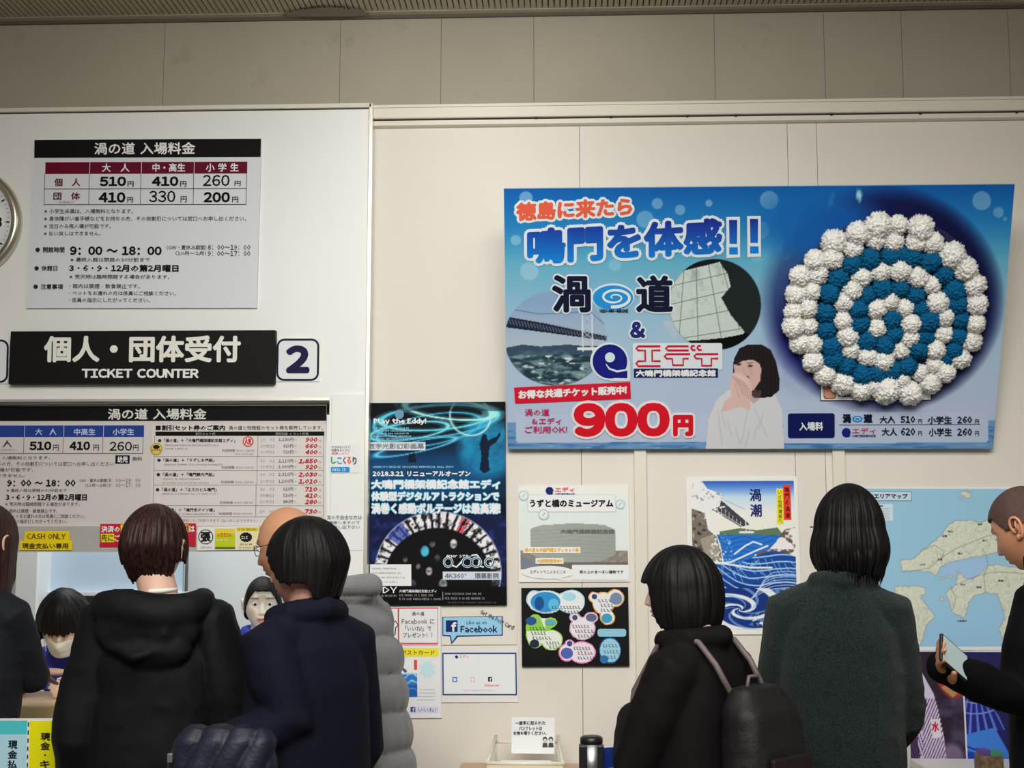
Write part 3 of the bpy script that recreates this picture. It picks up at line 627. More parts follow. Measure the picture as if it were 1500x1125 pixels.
def lower_notices():
    s = Sign('postcard_notice', 'white thumbs-up gift notice with red frame and yellow bar beside the grey puffer coat', 'notice', [(540, 889), (646.5, 888), (645.5, 1051.5), (540, 1053)], -0.006, 0.004, (206, 206, 208))
    s.ring([(541, 890.8), (642.5, 890.8), (642, 943), (541, 943)], 1.6, (190, 44, 56), 0); s.rects([(583.3, 891, 585.2, 943), (541, 945, 642, 946)], (176, 50, 60), 0)
    for t, b in (('渦の道', (604, 896, 622.5, 902)), ('Facebook に', (589, 906.5, 637, 914.5)), ('「いいね!」で', (594, 917, 632.5, 925)), ('プレゼント！！', (591, 927, 633.5, 934.5))): s.text(t, b, (106, 98, 98), .12, 1)
    s.ring([(574, 934), (579, 930), (580, 920), (584, 916), (580, 910), (574, 913)], 1.6, (50, 54, 66), 0, 'thumb_outline')
    s.rect(541, 950, 643, 962.5, (228, 204, 44), 0); s.text('オリジナルポストカード', (546, 952.8, 637, 960), (150, 110, 30), .3, 1)
    c = Canvas(s, 577, 967.5, 611, 1021.5, 1.0, (40, 110, 180)); n = c.noise(.12, .12, 3)
    c.put(np.clip((990-c.Y)/4, 0, 1), (206, 222, 236)); c.put(c.line([(580, 972), (594, 984)], 4), (60, 66, 84)); c.put(np.clip(np.sin(c.Y*.55+np.sin(c.X*.2)*3+6*n)*2-1.2, 0, 1)*(c.Y > 988), (190, 216, 236)); c.put((c.Y > 1004)*.5, (20, 60, 130)); c.put(((c.X > 606) & (c.Y < 982)).astype(float), (200, 60, 70)); c.emit('postcard_picture', 0)
    s.poly([(626+(13 if k % 2 else 9)*math.cos(k*PI/8), 981+(15 if k % 2 else 10)*math.sin(k*PI/8)) for k in range(16)], (176, 204, 228), 0, 'starburst')
    for k in range(4): s.rects([(614-4*(k > 1), 1010+5*k, 637, 1011+5*k)], (170, 172, 178), 0)
    s.rect(599, 1034.5, 641, 1044.5, (196, 194, 214), 0); s.rect(601, 1036, 608, 1043, (50, 60, 120), 1); s.text('f', (603.5, 1036.5, 607, 1042.7), (225, 225, 235), .3, 2); s.text('いいね！', (612, 1036.5, 638, 1043), (120, 120, 150), .1, 1)
    s = Sign('like_us_sheet', 'clear sheet with a blue speech bubble inviting visitors to a social page', 'notice', [(646.8, 893), (757, 893), (757, 944), (646.8, 945)], -0.005, 0.001, (203, 198, 186))
    p = [(648, 903.5), (737, 902.5), (737, 931), (671.5, 933), (661.5, 944), (659, 932.5), (648, 932)]
    s.poly(p, (24, 58, 116), 0, 'speech_bubble'); s.poly([(649.5, 904.2), (735.3, 903.6), (735.3, 929.5), (669.5, 931), (662.5, 940.5), (660.5, 930.5), (649.5, 930)], (138, 184, 216), 1, 'speech_bubble')
    s.rect(653.3, 908.5, 670.8, 925.7, (20, 42, 96), 2, 'square_logo'); s.text('f', (661, 911, 669.5, 925.5), (214, 226, 238), .9, 3); s.text('Like us on', (684, 909, 713.5, 914.5), (60, 90, 120), .15, 2); s.text('Facebook', (675, 916, 729, 926.8), (16, 36, 76), .5, 2)
    s.text('Get the Post Card!', (702, 904, 756, 911), (70, 72, 78), .15, 3, rot=27)
    s = Sign('social_media_card', 'pale card in a navy frame with small social icons next to the black sticker board', 'notice', [(647, 946), (759.5, 945.5), (759, 1028.5), (646.5, 1029)], -0.005, 0.002, (204, 202, 198))
    s.rect(648, 956, 757, 1018.5, (36, 62, 122), 0, 'navy_frame'); s.rect(650, 958.2, 755, 1016.5, (206, 210, 230), 1)
    s.text('e', (666.5, 959.5, 671.5, 964.8), (26, 30, 92), .8, 2); s.text('エディ', (673, 959.5, 687, 964), (206, 130, 140), .1, 2)
    s.ring([(663.5, 992.5), (669, 992.5), (669, 998.5), (663.5, 998.5)], 1.8, (50, 104, 170), 2); s.ring([(690, 992.5), (695, 992.5), (695, 998.5), (690, 998.5)], 1.2, (206, 160, 180), 2); s.rect(715, 991.6, 720.8, 998.4, (24, 24, 28), 2, 'square_logo'); s.text('f', (717, 992.5, 720, 998.2), (220, 220, 220), .3, 3)
    s.text('Follow me!', (710, 1001.8, 731, 1005.6), (200, 60, 90), .12, 2, italic=.2); s.greek(679, 1010, 725, 1012.5, (196, 160, 186), 2, 4)
    s = Sign('museum_poster', 'pale museum poster with a round grey building above the black sticker board', 'poster', [(760, 712), (922, 711), (921, 852), (759, 853)], -0.006, 0.003, (212, 210, 204))
    c = Canvas(s, 762, 731, 919, 834, 1.2, (198, 210, 208)); n = c.noise(.05, .12, 2); n2 = c.noise(.25, .3, 6)
    c.put(np.clip((c.Y-735)/80, 0, 1)*.6, (206, 204, 198)); m = c.poly([(777, 775), (790, 770), (840, 766.5), (885, 769), (901, 776), (902, 812), (880, 822), (840, 826), (800, 822), (777, 812)]); c.put(m, (146, 152, 144)); c.put(m*np.clip((c.X-800)/110, 0, 1)*.35, (120, 126, 120))
    for k in range(8): c.put(m*c.line([(777, 779+5.4*k), (840, 774+5.8*k), (901, 779+5.4*k)], .7)*.5, (112, 118, 112))
    c.put((1-m)*(c.Y > 806+2*n)*(.5+n2*.7), (112, 106, 94)); c.put((c.Y > 824).astype(float)*.8, (90, 88, 80)); c.put(c.poly([(762, 812), (800, 834), (762, 834)]), (110, 116, 130)); c.emit('museum_picture', 0)
    s.text('大鳴門橋架橋記念館', (821, 775.5, 900, 782), (92, 98, 94), .35, 2)
    s.poly(rrect(773, 724.5, 903.5, 750.5, 2), (178, 190, 198), 1); s.poly(rrect(774, 725.3, 902.5, 749.7, 2), (214, 222, 226), 2); s.text('うずと橋のミュージアム', (776.5, 731.5, 899.5, 743.5), (26, 28, 34), .6, 3)
    s.text('e', (800, 713, 812, 725), (24, 34, 96), 1.6, 2); s.text('エディ', (814, 713.5, 843, 721), (206, 96, 104), .3, 2); s.text('大鳴門橋架橋記念館', (814, 722, 843, 725), (60, 66, 110), .05, 2)
    for cx, cy, r in ((768, 726, 7.5), (909.5, 739, 7), (797, 754, 8)): s.poly(circ(cx, cy, r), (164, 180, 184), 3, 'gauge_mark'); s.poly(circ(cx, cy, r-1.6), (200, 210, 212), 4, 'gauge_mark'); s.ring([(cx-2, cy+2), (cx+2, cy-3)], .8, (120, 136, 140), 5, 'gauge_mark', False)
    s.rect(766, 801.5, 850, 810.5, (216, 214, 206), 2); s.text('渦の道＆大鳴門橋エディセット券', (768, 803, 848, 809), (214, 160, 50), .3, 3); s.rect(784, 817.5, 825, 826, (216, 214, 206), 2); s.text('大好評発売中！', (786, 819, 823, 825), (214, 160, 50), .3, 3)
    s.poly(circ(802, 838.5, 38, 9.5), (214, 216, 214), 3, 'speech_bubble'); s.poly([(806, 846), (826, 851), (816, 842)], (214, 216, 214), 3, 'speech_bubble'); s.rect(837, 827.5, 920, 849.5, (214, 216, 214), 2, 'speech_bubble', 2)
    s.text('エディってこんなところ', (775.5, 835.3, 828, 840.3), (90, 92, 96), .1, 4); s.text('坂の上のまーるい建物です', (848, 835.3, 912, 840.3), (60, 62, 66), .15, 4)
    # black sticker board
    s = Sign('sticker_board', 'black display board with hand-cut photo stickers below the museum poster', 'display board', [(763.5, 861.5), (921, 860), (921, 976), (765, 976.5)], -0.012, 0.01, (14, 14, 15))
    rng = random.Random(3)
    def blob(L, rim, fill, tx, pics, tc=(40, 42, 50)):
        def outline(g):
            pts = []
            for k in range(64):
                t = 2*PI*k/64; cx = sum(l[0] for l in L)/len(L); cy = sum(l[1] for l in L)/len(L); best = 0
                for i in range(1, 90):
                    x, y = cx+i*math.cos(t), cy+i*math.sin(t)
                    if any(((x-a)/(rx+g))**2+((y-b)/(ry+g))**2 < 1 for a, b, rx, ry in L): best = i
                pts.append((cx+best*math.cos(t), cy+best*math.sin(t)))
            return pts
        s.poly(outline(1.6), rim, 1, 'cut_sticker'); s.poly(outline(0), fill, 2, 'cut_sticker')
        for a, b, rx, ry, cc in pics: s.poly(circ(a, b, rx, ry, 20), cc, 3, 'sticker_picture')
        for x0, y, x1 in tx:
            x = x0
            while x < x1:
                w = rng.uniform(3, 5); h = rng.uniform(3.4, 4.6)
                s.ring([(x, y-h/2), (x+w*.5, y-h*.3+rng.uniform(-1, 1)), (x+w*.2, y+h*.2), (x+w*.9, y+h/2)], .85, tc, 4, 'handwriting', False); x += w+.6
    blob([(800, 882, 26, 16), (838, 882, 18, 17), (782, 878, 10, 12)], (160, 196, 206), (206, 214, 216), [(808, 890, 850), (816, 897, 846)], [(799, 882, 22, 15, (44, 130, 186)), (834, 874, 10, 6, (150, 196, 216)), (790, 884, 7, 10, (22, 74, 130)), (811, 886, 8, 9, (90, 170, 205))])
    blob([(884, 884, 15, 16), (902, 876, 12, 12), (890, 905, 10, 10), (870, 875, 7, 7)], (206, 150, 70), (206, 208, 210), [(876, 880, 893), (880, 887, 896), (880, 894, 896)], [(903, 877, 9, 9, (110, 124, 154)), (889, 906, 8, 7, (60, 140, 176)), (871, 874, 4, 4, (50, 64, 96))])
    blob([(784, 925, 13, 24), (808, 938, 15, 14), (806, 912, 9, 6)], (130, 186, 70), (206, 212, 200), [(776, 921, 796), (778, 928, 800), (780, 935, 806), (800, 942, 818), (804, 948, 818)], [(778, 910, 8, 6, (40, 78, 130)), (806, 912, 8, 4, (90, 150, 176)), (783, 943, 7, 6, (36, 40, 60))])
    blob([(853, 921, 18, 16), (842, 905, 7, 6), (866, 905, 9, 7)], (196, 150, 176), (212, 204, 214), [(838, 918, 862), (842, 925, 866), (846, 932, 866)], [(866, 905, 8, 6, (84, 96, 120)), (842, 905, 4, 4, (60, 76, 110))])
    blob([(852, 956, 19, 15), (830, 956, 11, 12), (834, 943, 6, 5)], (222, 110, 160), (216, 200, 216), [(840, 950, 864), (846, 957, 868), (846, 964, 868)], [(830, 957, 9, 8, (70, 90, 160)), (834, 943, 4, 4, (60, 70, 130))])
    blob([(893, 953, 15, 18)], (20, 90, 150), (140, 184, 200), [(882, 946, 904), (884, 955, 902), (884, 963, 900)], [(884, 966, 6, 6, (40, 100, 160))], (60, 100, 130)); s.poly(rrect(875, 921.5, 917, 933, 4), (130, 178, 196), 2, 'cut_sticker')
lower_notices()
def wave_print():
    s = Sign('wave_poster', 'tall sea poster of blue swirling waves, white foam and a bridge behind the walking woman', 'poster', [(1007, 699), (1171, 698), (1172, 929), (1007, 930)], -0.006, 0.003, (212, 209, 202))
    c = Canvas(s, 1014.5, 704.5, 1165.5, 921.5, 0.8, (226, 214, 200)); X, Y = c.X, c.Y
    n = c.noise(.03, .05, 1); n2 = c.noise(.16, .16, 4)
    c.put(np.clip((762-Y)/50, 0, 1), (150, 190, 222)); c.put(np.clip((728-Y)/24, 0, 1), (34, 84, 176))
    c.put(c.poly([(1055, 779), (1085, 774), (1110, 777), (1140, 773), (1150, 786), (1055, 786)]), (86, 110, 84)); sea = (Y > 783+1.5*n).astype(float); c.put(sea, (32, 104, 186))
    c.put(sea*np.clip(np.sin(Y*.9+2*np.sin(X*.14)+5*n)*3-1.6, 0, 1)*.6, (20, 66, 150))
    # bridge
    for k in range(3): c.put(c.line([(1016+6*k, 705), (1046+4*k, 738)], 1.4), (70, 70, 78))
    c.put(c.poly([(1038, 724), (1046, 722), (1100, 769), (1086, 772), (1040, 744)]), (58, 58, 66)); c.put(c.line([(1040, 741), (1088, 771)], 1), (190, 188, 184))
    for k in range(9): c.put(c.line([(1042+5.5*k, 728+4.6*k), (1042+5.5*k, 742+3.3*k)], .8), (200, 198, 194))
    for x in (1093, 1098): c.put(c.line([(x, 745), (x+1, 780)], 1.3), (206, 206, 204))
    c.put(c.line([(1046, 722), (1070, 736), (1093, 746)], .7), (130, 132, 138)); c.put(c.line([(1085, 780), (1104, 780)], 3), (214, 212, 208))
    # cliffs
    lc = c.poly([(1014, 704), (1030, 704), (1038, 716), (1060, 724), (1056, 742), (1040, 748), (1048, 776), (1056, 800), (1060, 824), (1040, 826), (1014, 812)]); c.put(lc, (222, 220, 214)); rk = c.poly([(1014, 745), (1024, 748), (1034, 752), (1038, 776), (1050, 786), (1056, 806), (1058, 824), (1030, 820), (1014, 800)])
    c.put(rk, (112, 104, 92)); c.put(rk*np.clip((n2-.5)*8, 0, 1), (52, 48, 46)); c.put(c.poly([(1026, 790), (1044, 784), (1054, 806), (1052, 822), (1034, 816)])*.8, (150, 144, 132)); c.put(rk*np.clip((c.noise(.3, .12, 9)-.62)*9, 0, 1), (206, 204, 198))
    rc = c.poly([(1166, 772), (1150, 776), (1136, 796), (1126, 806), (1106, 812), (1104, 824), (1120, 834), (1140, 830), (1166, 822)]); c.put(rc, (224, 222, 216)); c.put(rc*np.clip((c.noise(.09, .12, 12)-.47)*11, 0, 1), (92, 78, 68)); c.put(c.poly([(1108, 812), (1118, 806), (1130, 816), (1128, 828), (1112, 826)])*np.clip(n2*2.2, 0, 1), (98, 82, 70))
    # rolling swell: waves of stripes then a whirl, our own pattern
    sw = (Y > 818+10*np.sin((X-1030)*.045)).astype(float); c.put(sw, (22, 64, 140)); c.put(sw*(Y > 855)*.65, (16, 40, 104))
    st = np.sin((Y-.35*(X-1090)-14*np.sin((X-1040)*.035))*.62+3*n); c.put(sw*(Y < 878)*np.clip(st*3-1.9, 0, 1), (140, 184, 226)); c.put(sw*(Y < 850)*np.clip((c.noise(.2, .1, 21)-.55)*9, 0, 1)*(X < 1110), (112, 166, 218))
    wx, wy = (X-1082)/40, (Y-893)/19; r = np.hypot(wx, wy); th = np.arctan2(wy, wx)
    sp = np.sin(th*3+8.5*np.sqrt(r)*1.6-1.0); m = np.clip((2.3-r)*3, 0, 1)*(Y > 862); c.put(m*sw, (20, 46, 112)); c.put(m*np.clip(sp*3.2-1.4, 0, 1), (206, 220, 236)); c.put(m*np.clip(np.sin(th*7+14*np.sqrt(r))*3-2.1, 0, 1)*.8, (120, 160, 214))
    c.put(c.line([(1040, 826), (1070, 824), (1110, 806), (1125, 800)], 2.6)*.9, (214, 222, 230)); c.put(c.line([(1076, 812), (1092, 800), (1104, 794), (1116, 798)], 2.4), (206, 222, 236)); c.put(c.line([(1014, 812), (1036, 822), (1060, 826), (1100, 832), (1130, 832)], 2.6), (220, 226, 232))
    fo = np.clip((c.noise(.35, .35, 31)-.52)*9, 0, 1); c.put(fo*c.ell(1055, 806, 16, 24, 8), (226, 226, 224)); c.put(fo*c.ell(1044, 742, 22, 22, 8), (214, 214, 212)); c.put(np.clip((c.noise(.3, .3, 41)-.56)*12, 0, 1)*c.ell(1036, 722, 26, 18, 6)*.8, (120, 116, 118))
    for k in range(16):
        x0 = 1016+9.5*k; c.put(c.line([(x0, 822+4*math.sin(k)), (x0+5, 834+5*math.sin(k*2)), (x0+14, 846+6*math.sin(k*1.3))], .9)*.75*(Y < 862), (150, 192, 230))
    for k in range(7): c.put(c.line([(1094+3*k, 882-3*k), (1104+2*k, 874-3.4*k), (1116+k, 868-3.8*k), (1132, 863-4*k), (1150, 861-4*k), (1165, 862-4*k)], 1.0)*.8, (190, 208, 232))
    for k in range(5): c.put(c.line([(1016, 868+7*k), (1034, 876+7*k), (1050, 890+6*k)], 1.0)*.7, (120, 156, 206))
    c.put(c.line([(1128, 921), (1140, 905), (1136, 890), (1150, 870), (1165, 862)], 3.2)*.85, (208, 216, 228)); c.put(np.clip((c.noise(.25, .25, 51)-.5)*10, 0, 1)*c.ell(1120, 908, 26, 10, 6), (210, 218, 230)); c.emit('sea_picture', 0)
    s.text('渦', (1100, 716, 1117, 734.5), (26, 30, 96), .5, 2); s.text('潮', (1100.5, 738.5, 1117.5, 757.5), (26, 30, 96), .5, 2)
    s.rect(1139.5, 715.8, 1149.3, 768.5, (226, 202, 40), 1, 'yellow_label'); s.rect(1149.5, 710.5, 1160.5, 762, (214, 60, 36), 1, 'red_label')
    s.vtext('鳴門の渦潮', (1151.7, 713, 1158.5, 760), (88, 20, 22), .2, 2); s.vtext('いざ世界遺産へ', (1141.5, 718, 1147.5, 767), (110, 96, 30), .1, 2)
wave_print()
def map_print():
    s = Sign('area_map', 'large light blue area map poster behind the two people on the far side', 'map', [(1250, 715.5), (1560, 712.5), (1560, 954), (1250, 953)], -0.006, 0.003, (206, 208, 210))
    c = Canvas(s, 1250.5, 716, 1560, 947, 1.1, (136, 178, 200)); X, Y = c.X, c.Y; c.put(np.clip((Y-850)/60, 0, 1)*.5, (142, 182, 214)); f = lambda L: [(1240+a/4.327, 700+b/4.327) for a, b in L]
    wob = 1.6
    Xo, Yo = c.X, c.Y
    c.X = X+(fbm(np.stack([X*.35, Y*.35, X*0], -1), 3)-.45)*5; c.Y = Y+(fbm(np.stack([X*.35, Y*.35, X*0+9], -1), 3)-.45)*5
    land = c.poly(f([(340, 520), (345, 590), (400, 600), (430, 590), (520, 600), (560, 625), (590, 575), (640, 540), (700, 530), (780, 510), (860, 500), (960, 470), (1010, 445), (1390, 380), (1390, 290), (1000, 262), (900, 265), (860, 288), (790, 270), (700, 275), (650, 300), (610, 360), (540, 420), (470, 470), (420, 520), (380, 525)]))
    land += c.poly(f([(690, 620), (720, 608), (742, 640), (800, 640), (860, 600), (890, 560), (960, 550), (1040, 570), (1125, 560), (1390, 600), (1390, 1020), (965, 1020), (940, 960), (985, 900), (975, 830), (945, 745), (870, 730), (800, 750), (760, 800), (740, 860), (730, 890), (700, 880), (650, 850), (640, 790), (615, 740), (660, 700), (690, 665)]))
    land += c.poly(f([(380, 690), (445, 690), (490, 700), (494, 740), (455, 755), (490, 800), (525, 850), (545, 885), (490, 930), (470, 1000), (445, 1055), (420, 1085), (300, 1085), (300, 690)]))
    for a, b, r in ((760, 100, 5), (785, 110, 6), (800, 75, 3), (735, 132, 2), (600, 640, 3), (650, 625, 3), (590, 770, 3), (700, 600, 3)): land += c.ell(1240+a/4.327, 700+b/4.327, r, r*.7)
    c.X, c.Y = Xo, Yo; land = np.clip(land, 0, 1); c.put(land, (190, 196, 178)); c.put(land*c.noise(.12, .12, 5)*.35, (206, 204, 186))
    sh = np.abs(np.gradient(land)[0])+np.abs(np.gradient(land)[1]); c.put(np.clip(sh*.6, 0, .5), (120, 118, 136))
    v = c.noise(.09, .09, 8, 3); c.put(land*np.clip(1-np.abs(v-.45)*70, 0, 1)*.5, (140, 146, 136)); v = c.noise(.16, .16, 18, 3); c.put(land*np.clip(1-np.abs(v-.42)*60, 0, 1)*.5, (140, 140, 142)); v = c.noise(.3, .3, 28, 2); c.put(land*np.clip(1-np.abs(v-.4)*30, 0, 1)*.3, (150, 146, 150)); c.put(land*np.clip((c.noise(.6, .6, 33, 2)-.5)*6, 0, 1)*.3, (214, 214, 204))
    inl = c.poly(f([(600, 620), (640, 545), (860, 505), (890, 560), (860, 600), (800, 640), (742, 640), (720, 608), (690, 620)])); c.put(inl*(1-land)*.5, (150, 176, 214))
    for L in ([(350, 600), (440, 590), (520, 575), (600, 510), (700, 450), (820, 400), (900, 370), (1100, 330)], [(470, 470), (560, 430), (620, 470), (600, 520)], [(690, 680), (780, 640), (880, 610), (960, 600), (1125, 610)], [(860, 450), (885, 490), (895, 560), (865, 620), (870, 730)], [(650, 690), (680, 760), (660, 840)]): c.put(c.line(f(L), 1.2)*.6, (112, 116, 118))
    c.emit('map_picture', 0)
    s.rect(1255.5, 720, 1338.5, 734.5, (70, 84, 104), 1); s.rect(1256.2, 720.8, 1337.8, 733.7, (176, 196, 206), 2); s.text('西日本エリアマップ', (1258, 723.5, 1333, 731.3), (26, 32, 42), .4, 3)
    s.rect(1264, 739, 1310.5, 763.5, (184, 200, 212), 1); s.rect(1266, 741, 1296, 742.6, (10, 10, 12), 2)
    for k in range(5): s.greek(1266, 745+3.6*k, 1305, 746.6+3.6*k, (130, 142, 154), 2, k)
    for a, b, t in ((665, 342, '松江'), (625, 372, '出雲'), (855, 296, '鳥取'), (880, 400, '津山'), (480, 552, '山口'), (590, 520, '広島'), (720, 482, '福山'), (728, 678, '松山'), (830, 696, '高知'), (970, 655, '徳島'), (712, 908, '土佐清水')): x, y = f([(a, b)])[0]; s.text(t, (x-2.6*len(t)/1.4, y-1.5, x+2.6*len(t)/1.4, y+1.5), (70, 74, 84), .1, 2)
map_print()
def dance():
    s = Sign('dance_poster', 'wide poster of a white-striped dancer and a blue straw hat below the map', 'poster', [(1330, 953.5), (1560, 951), (1560, 1124), (1330, 1124)], -0.006, 0.003, (206, 206, 210))
    c = Canvas(s, 1331, 955, 1411, 1117, 1.0, (44, 34, 48)); X, Y = c.X, c.Y; n = c.noise(.05, .05, 3)
    c.put(np.clip((n-.42)*4, 0, 1)*(Y > 1010), (70, 62, 86)); c.put(c.ell(1392, 1108, 16, 18, 8), (112, 98, 124)); c.put(c.ell(1398, 978, 26, 44, 5)*(X > 1372), (186, 56, 38)); c.put(c.poly([(1380, 1008), (1400, 992), (1412, 1000), (1411, 1008), (1396, 1022)]), (168, 126, 86))
    c.put(c.poly([(1343, 960), (1348, 956), (1351, 962), (1352, 984), (1362, 1004), (1370, 1024), (1358, 1026), (1350, 1004), (1344, 988)]), (196, 172, 156)); c.put(c.poly([(1344, 992), (1354, 988), (1368, 1016), (1374, 1040), (1380, 1078), (1383, 1117), (1345, 1117), (1342, 1080), (1352, 1050), (1358, 1030), (1350, 1008)]), (190, 182, 204))
    body = c.poly([(1357, 1024), (1371, 1024), (1376, 1050), (1383, 1117), (1348, 1117), (1350, 1060)]); c.put(body*np.clip(np.sin(X*1.5+Y*.7)*3-.6, 0, 1), (84, 44, 96)); c.put(c.poly([(1362, 1054), (1375, 1053), (1377, 1080), (1364, 1082)]), (206, 196, 206))
    c.put(c.poly([(1331, 1008), (1338, 1010), (1352, 1042), (1346, 1044), (1331, 1034)]), (170, 150, 116)); c.put(c.ell(1342, 1054, 9, 12), (176, 136, 122)); c.put(c.ell(1334, 1090, 16, 26)*np.clip(np.sin(X*1.6-Y*.4)*2, 0, 1), (90, 60, 112)); c.put(c.ell(1344, 1064, 9, 8), (130, 104, 130)); c.emit('dancer_picture', 0)
    s.text('水', (1363, 1057, 1374, 1072), (178, 36, 60), .5, 2)
    c = Canvas(s, 1413.5, 955, 1560, 1117, 1.2, (40, 36, 96)); X, Y = c.X, c.Y; n = c.noise(.07, .05, 6)
    c.put(n*.6, (30, 30, 60)); m = c.poly([(1413, 1026), (1430, 1018), (1448, 1028), (1462, 1050), (1470, 1070), (1413, 1076)]); c.put(m, (34, 42, 120)); ang = np.arctan2(Y-980, X-1428); c.put(m*np.clip(np.sin(ang*46)*2-.6, 0, 1), (96, 116, 206))
    for r in (50, 66): c.put(c.ringm(1428, 980, r, r, 2)*m, (120, 130, 220))
    c.put(c.poly([(1413, 1076), (1455, 1066), (1480, 1117), (1413, 1117)]), (62, 120, 206)); c.put(c.line([(1414, 1094), (1430, 1100), (1436, 1112)], 2.5), (24, 50, 130)); c.put(c.poly([(1413, 1100), (1432, 1104), (1436, 1117), (1413, 1117)]), (30, 64, 170)); c.emit('hat_picture', 0)
    # small notice peeking from behind the wreath is built with the banner
dance()
# ================================================================ BANNER (leans forward at its top) + WREATH
def banner():
    q = [(739, 278.5), (1488, 267), (1453.5, 660), (742, 655.5)]; Yb = -0.035
    def ratio(Yt): 
        return (P(*q[1], Yt)-P(*q[0], Yt)).length-(P(*q[2], Yb)-P(*q[3], Yb)).length
    lo, hi = -0.6, Yb
    for _ in range(40):
        mid = (lo+hi)/2
        if ratio(mid) > 0: hi = mid
        else: lo = mid
    Yt = mid
    s = Sign('attraction_banner', 'huge blue banner board leaning out from the wall, with 900 yen offer and ocean picture', 'banner', q, [Yt, Yt, Yb, Yb], 0.012, (150, 170, 190))
    print('BANNER Yt', Yt, s.w, s.h)
    c = Canvas(s, 739, 267, 1489, 661, 1.1); X, Y = c.X, c.Y
    # keep the print inside the board
    t = np.clip((Y-270)/390, 0, 1); right = 1488-34.5*t; X2 = 739.6+3*t+(X-739)/(750)*(right-739.6-3*t-.5); top = 278.5-11.5*(X2-739)/749; bot = 655.5+4.5*(X2-742)/711
    Y2 = top+.4+(Y-267)/394*(bot-top-.8); c.X, c.Y = X2, Y2; X, Y = X2, Y2
    stops = [(268, (10, 84, 162)), (330, (34, 124, 184)), (385, (96, 168, 196)), (450, (140, 182, 206)), (520, (166, 190, 212)), (600, (176, 190, 214)), (662, (178, 190, 214))]
    for k in range(3): c.C[..., k] = np.interp(Y+(X-1100)*.008, [a for a, b in stops], [b[k] for a, b in stops])
    n = c.noise(.012, .02, 1); n2 = c.noise(.06, .06, 2); n3 = c.noise(.2, .2, 3)
    for x, y, r, a in ((771, 292, 9.5, .45), (756, 353, 7.5, .4), (775, 398, 13, .35), (942, 322, 12.5, .35), (960, 299, 8, .4), (993, 308, 7.5, .4), (1035, 298, 5, .45), (1123, 293, 13.5, .38), (1110, 337, 13, .3), (898, 388, 9, .25), (1438, 292, 14, .4), (1463, 309, 8, .35), (1473, 319, 3, .3), (1104, 376, 8, .2)): c.put(c.ell(x, y, r)*a, (196, 218, 230))
    # the ocean whirl disc
    d = c.ell(1288, 438, 171, 158, 26); c.put(d*np.clip(.25+(X-1120)/220+(Y-330)/260, .15, 1), (16, 22, 84)); c.put(d*np.clip((X-1230)/140, 0, 1)*.7, (12, 14, 50)); c.put(c.ell(1195, 330, 85, 46, 30)*.8, (14, 92, 168)); c.put(c.ell(1180, 520, 60, 50, 40)*.4*n2, (50, 40, 130))
    c.put(np.clip((c.noise(.07, .035, 11)-.57)*9, 0, 1)*c.ell(1246, 308, 34, 34, 14), (150, 206, 222)); c.put(np.clip((c.noise(.05, .03, 15)-.6)*8, 0, 1)*c.ell(1180, 370, 50, 60, 24)*.5, (70, 130, 200))
    # wave strip along the bottom and pale panels above it
    st = (Y > 617); c.put(st*1.0, (104, 150, 196)); c.put(st*np.clip((c.noise(.03, .3, 21)-.45)*5, 0, 1), (60, 112, 172)); c.put(st*np.clip((c.noise(.05, .35, 25)-.56)*6, 0, 1), (150, 186, 216))
    for x0, x1, y1 in ((754, 1032, 646.5), (1142, 1446, 650)): c.put(c.poly(rrect(x0, 605, x1, y1, 5)), (180, 194, 218))
    c.put(((X > 754) & (X < 1142) & (Y < 620) & (Y > 610))*1.0, (180, 194, 218))
    # round picture of the bridge
    m = c.ell(812, 495, 73, 68.5); c.put(m, (128, 160, 196)); c.put(m*np.clip((Y-440)/60, 0, 1), (168, 184, 200)); c.put(m*c.poly([(739, 509), (765, 504), (790, 507), (830, 504), (850, 506), (888, 507), (888, 570), (739, 570)]), (56, 76, 98)); sea = m*(Y > 513); c.put(sea, (34, 58, 70)); c.put(sea*np.clip((c.noise(.07, .22, 31)-.42)*6, 0, 1), (112, 142, 148)); c.put(sea*np.clip((c.noise(.1, .25, 35)-.56)*10, 0, 1)*(Y > 520), (196, 208, 204)); c.put(sea*(Y < 519)*.7, (60, 90, 110))
    c.put(m*c.poly([(739, 463), (800, 474), (888, 493), (888, 499), (800, 487), (739, 479)]), (26, 34, 54)); 
    for k in range(34): c.put(m*c.line([(741+4.4*k, 466+.85*k), (744+4.4*k, 474+.75*k)], .9), (120, 134, 156))
    c.put(m*c.line([(739, 462.5), (800, 473), (888, 492)], 1.2), (150, 160, 178))
    for x in (850.5, 864.5): c.put(m*c.line([(x, 458), (x+.8, 514)], 2), (206, 212, 222))
    for k in range(4): c.put(m*c.line([(850.5, 460+12*k), (864.5, 472+12*k)], .9), (190, 198, 212)); c.put(m*c.line([(864.5, 460+12*k), (850.5, 472+12*k)], .9), (190, 198, 212))
    c.put(m*c.line([(742, 452), (790, 460), (850, 457)], .9), (70, 90, 130)); c.put(m*c.line([(864, 458), (888, 480)], .9), (70, 90, 130)); c.put(m*c.poly([(843, 508), (872, 508), (872, 512), (843, 512)]), (214, 220, 226))
    # round picture of the glass floor
    m = c.ell(1043, 446, 67, 66.5); c.put(m, (24, 30, 32)); g = c.poly([(985, 400), (1050, 384), (1062, 402), (1066, 420), (1052, 436), (1066, 462), (1086, 486), (1080, 492), (1032, 497), (988, 500), (966, 476), (966, 430)]); wob = (n3-.5)*6
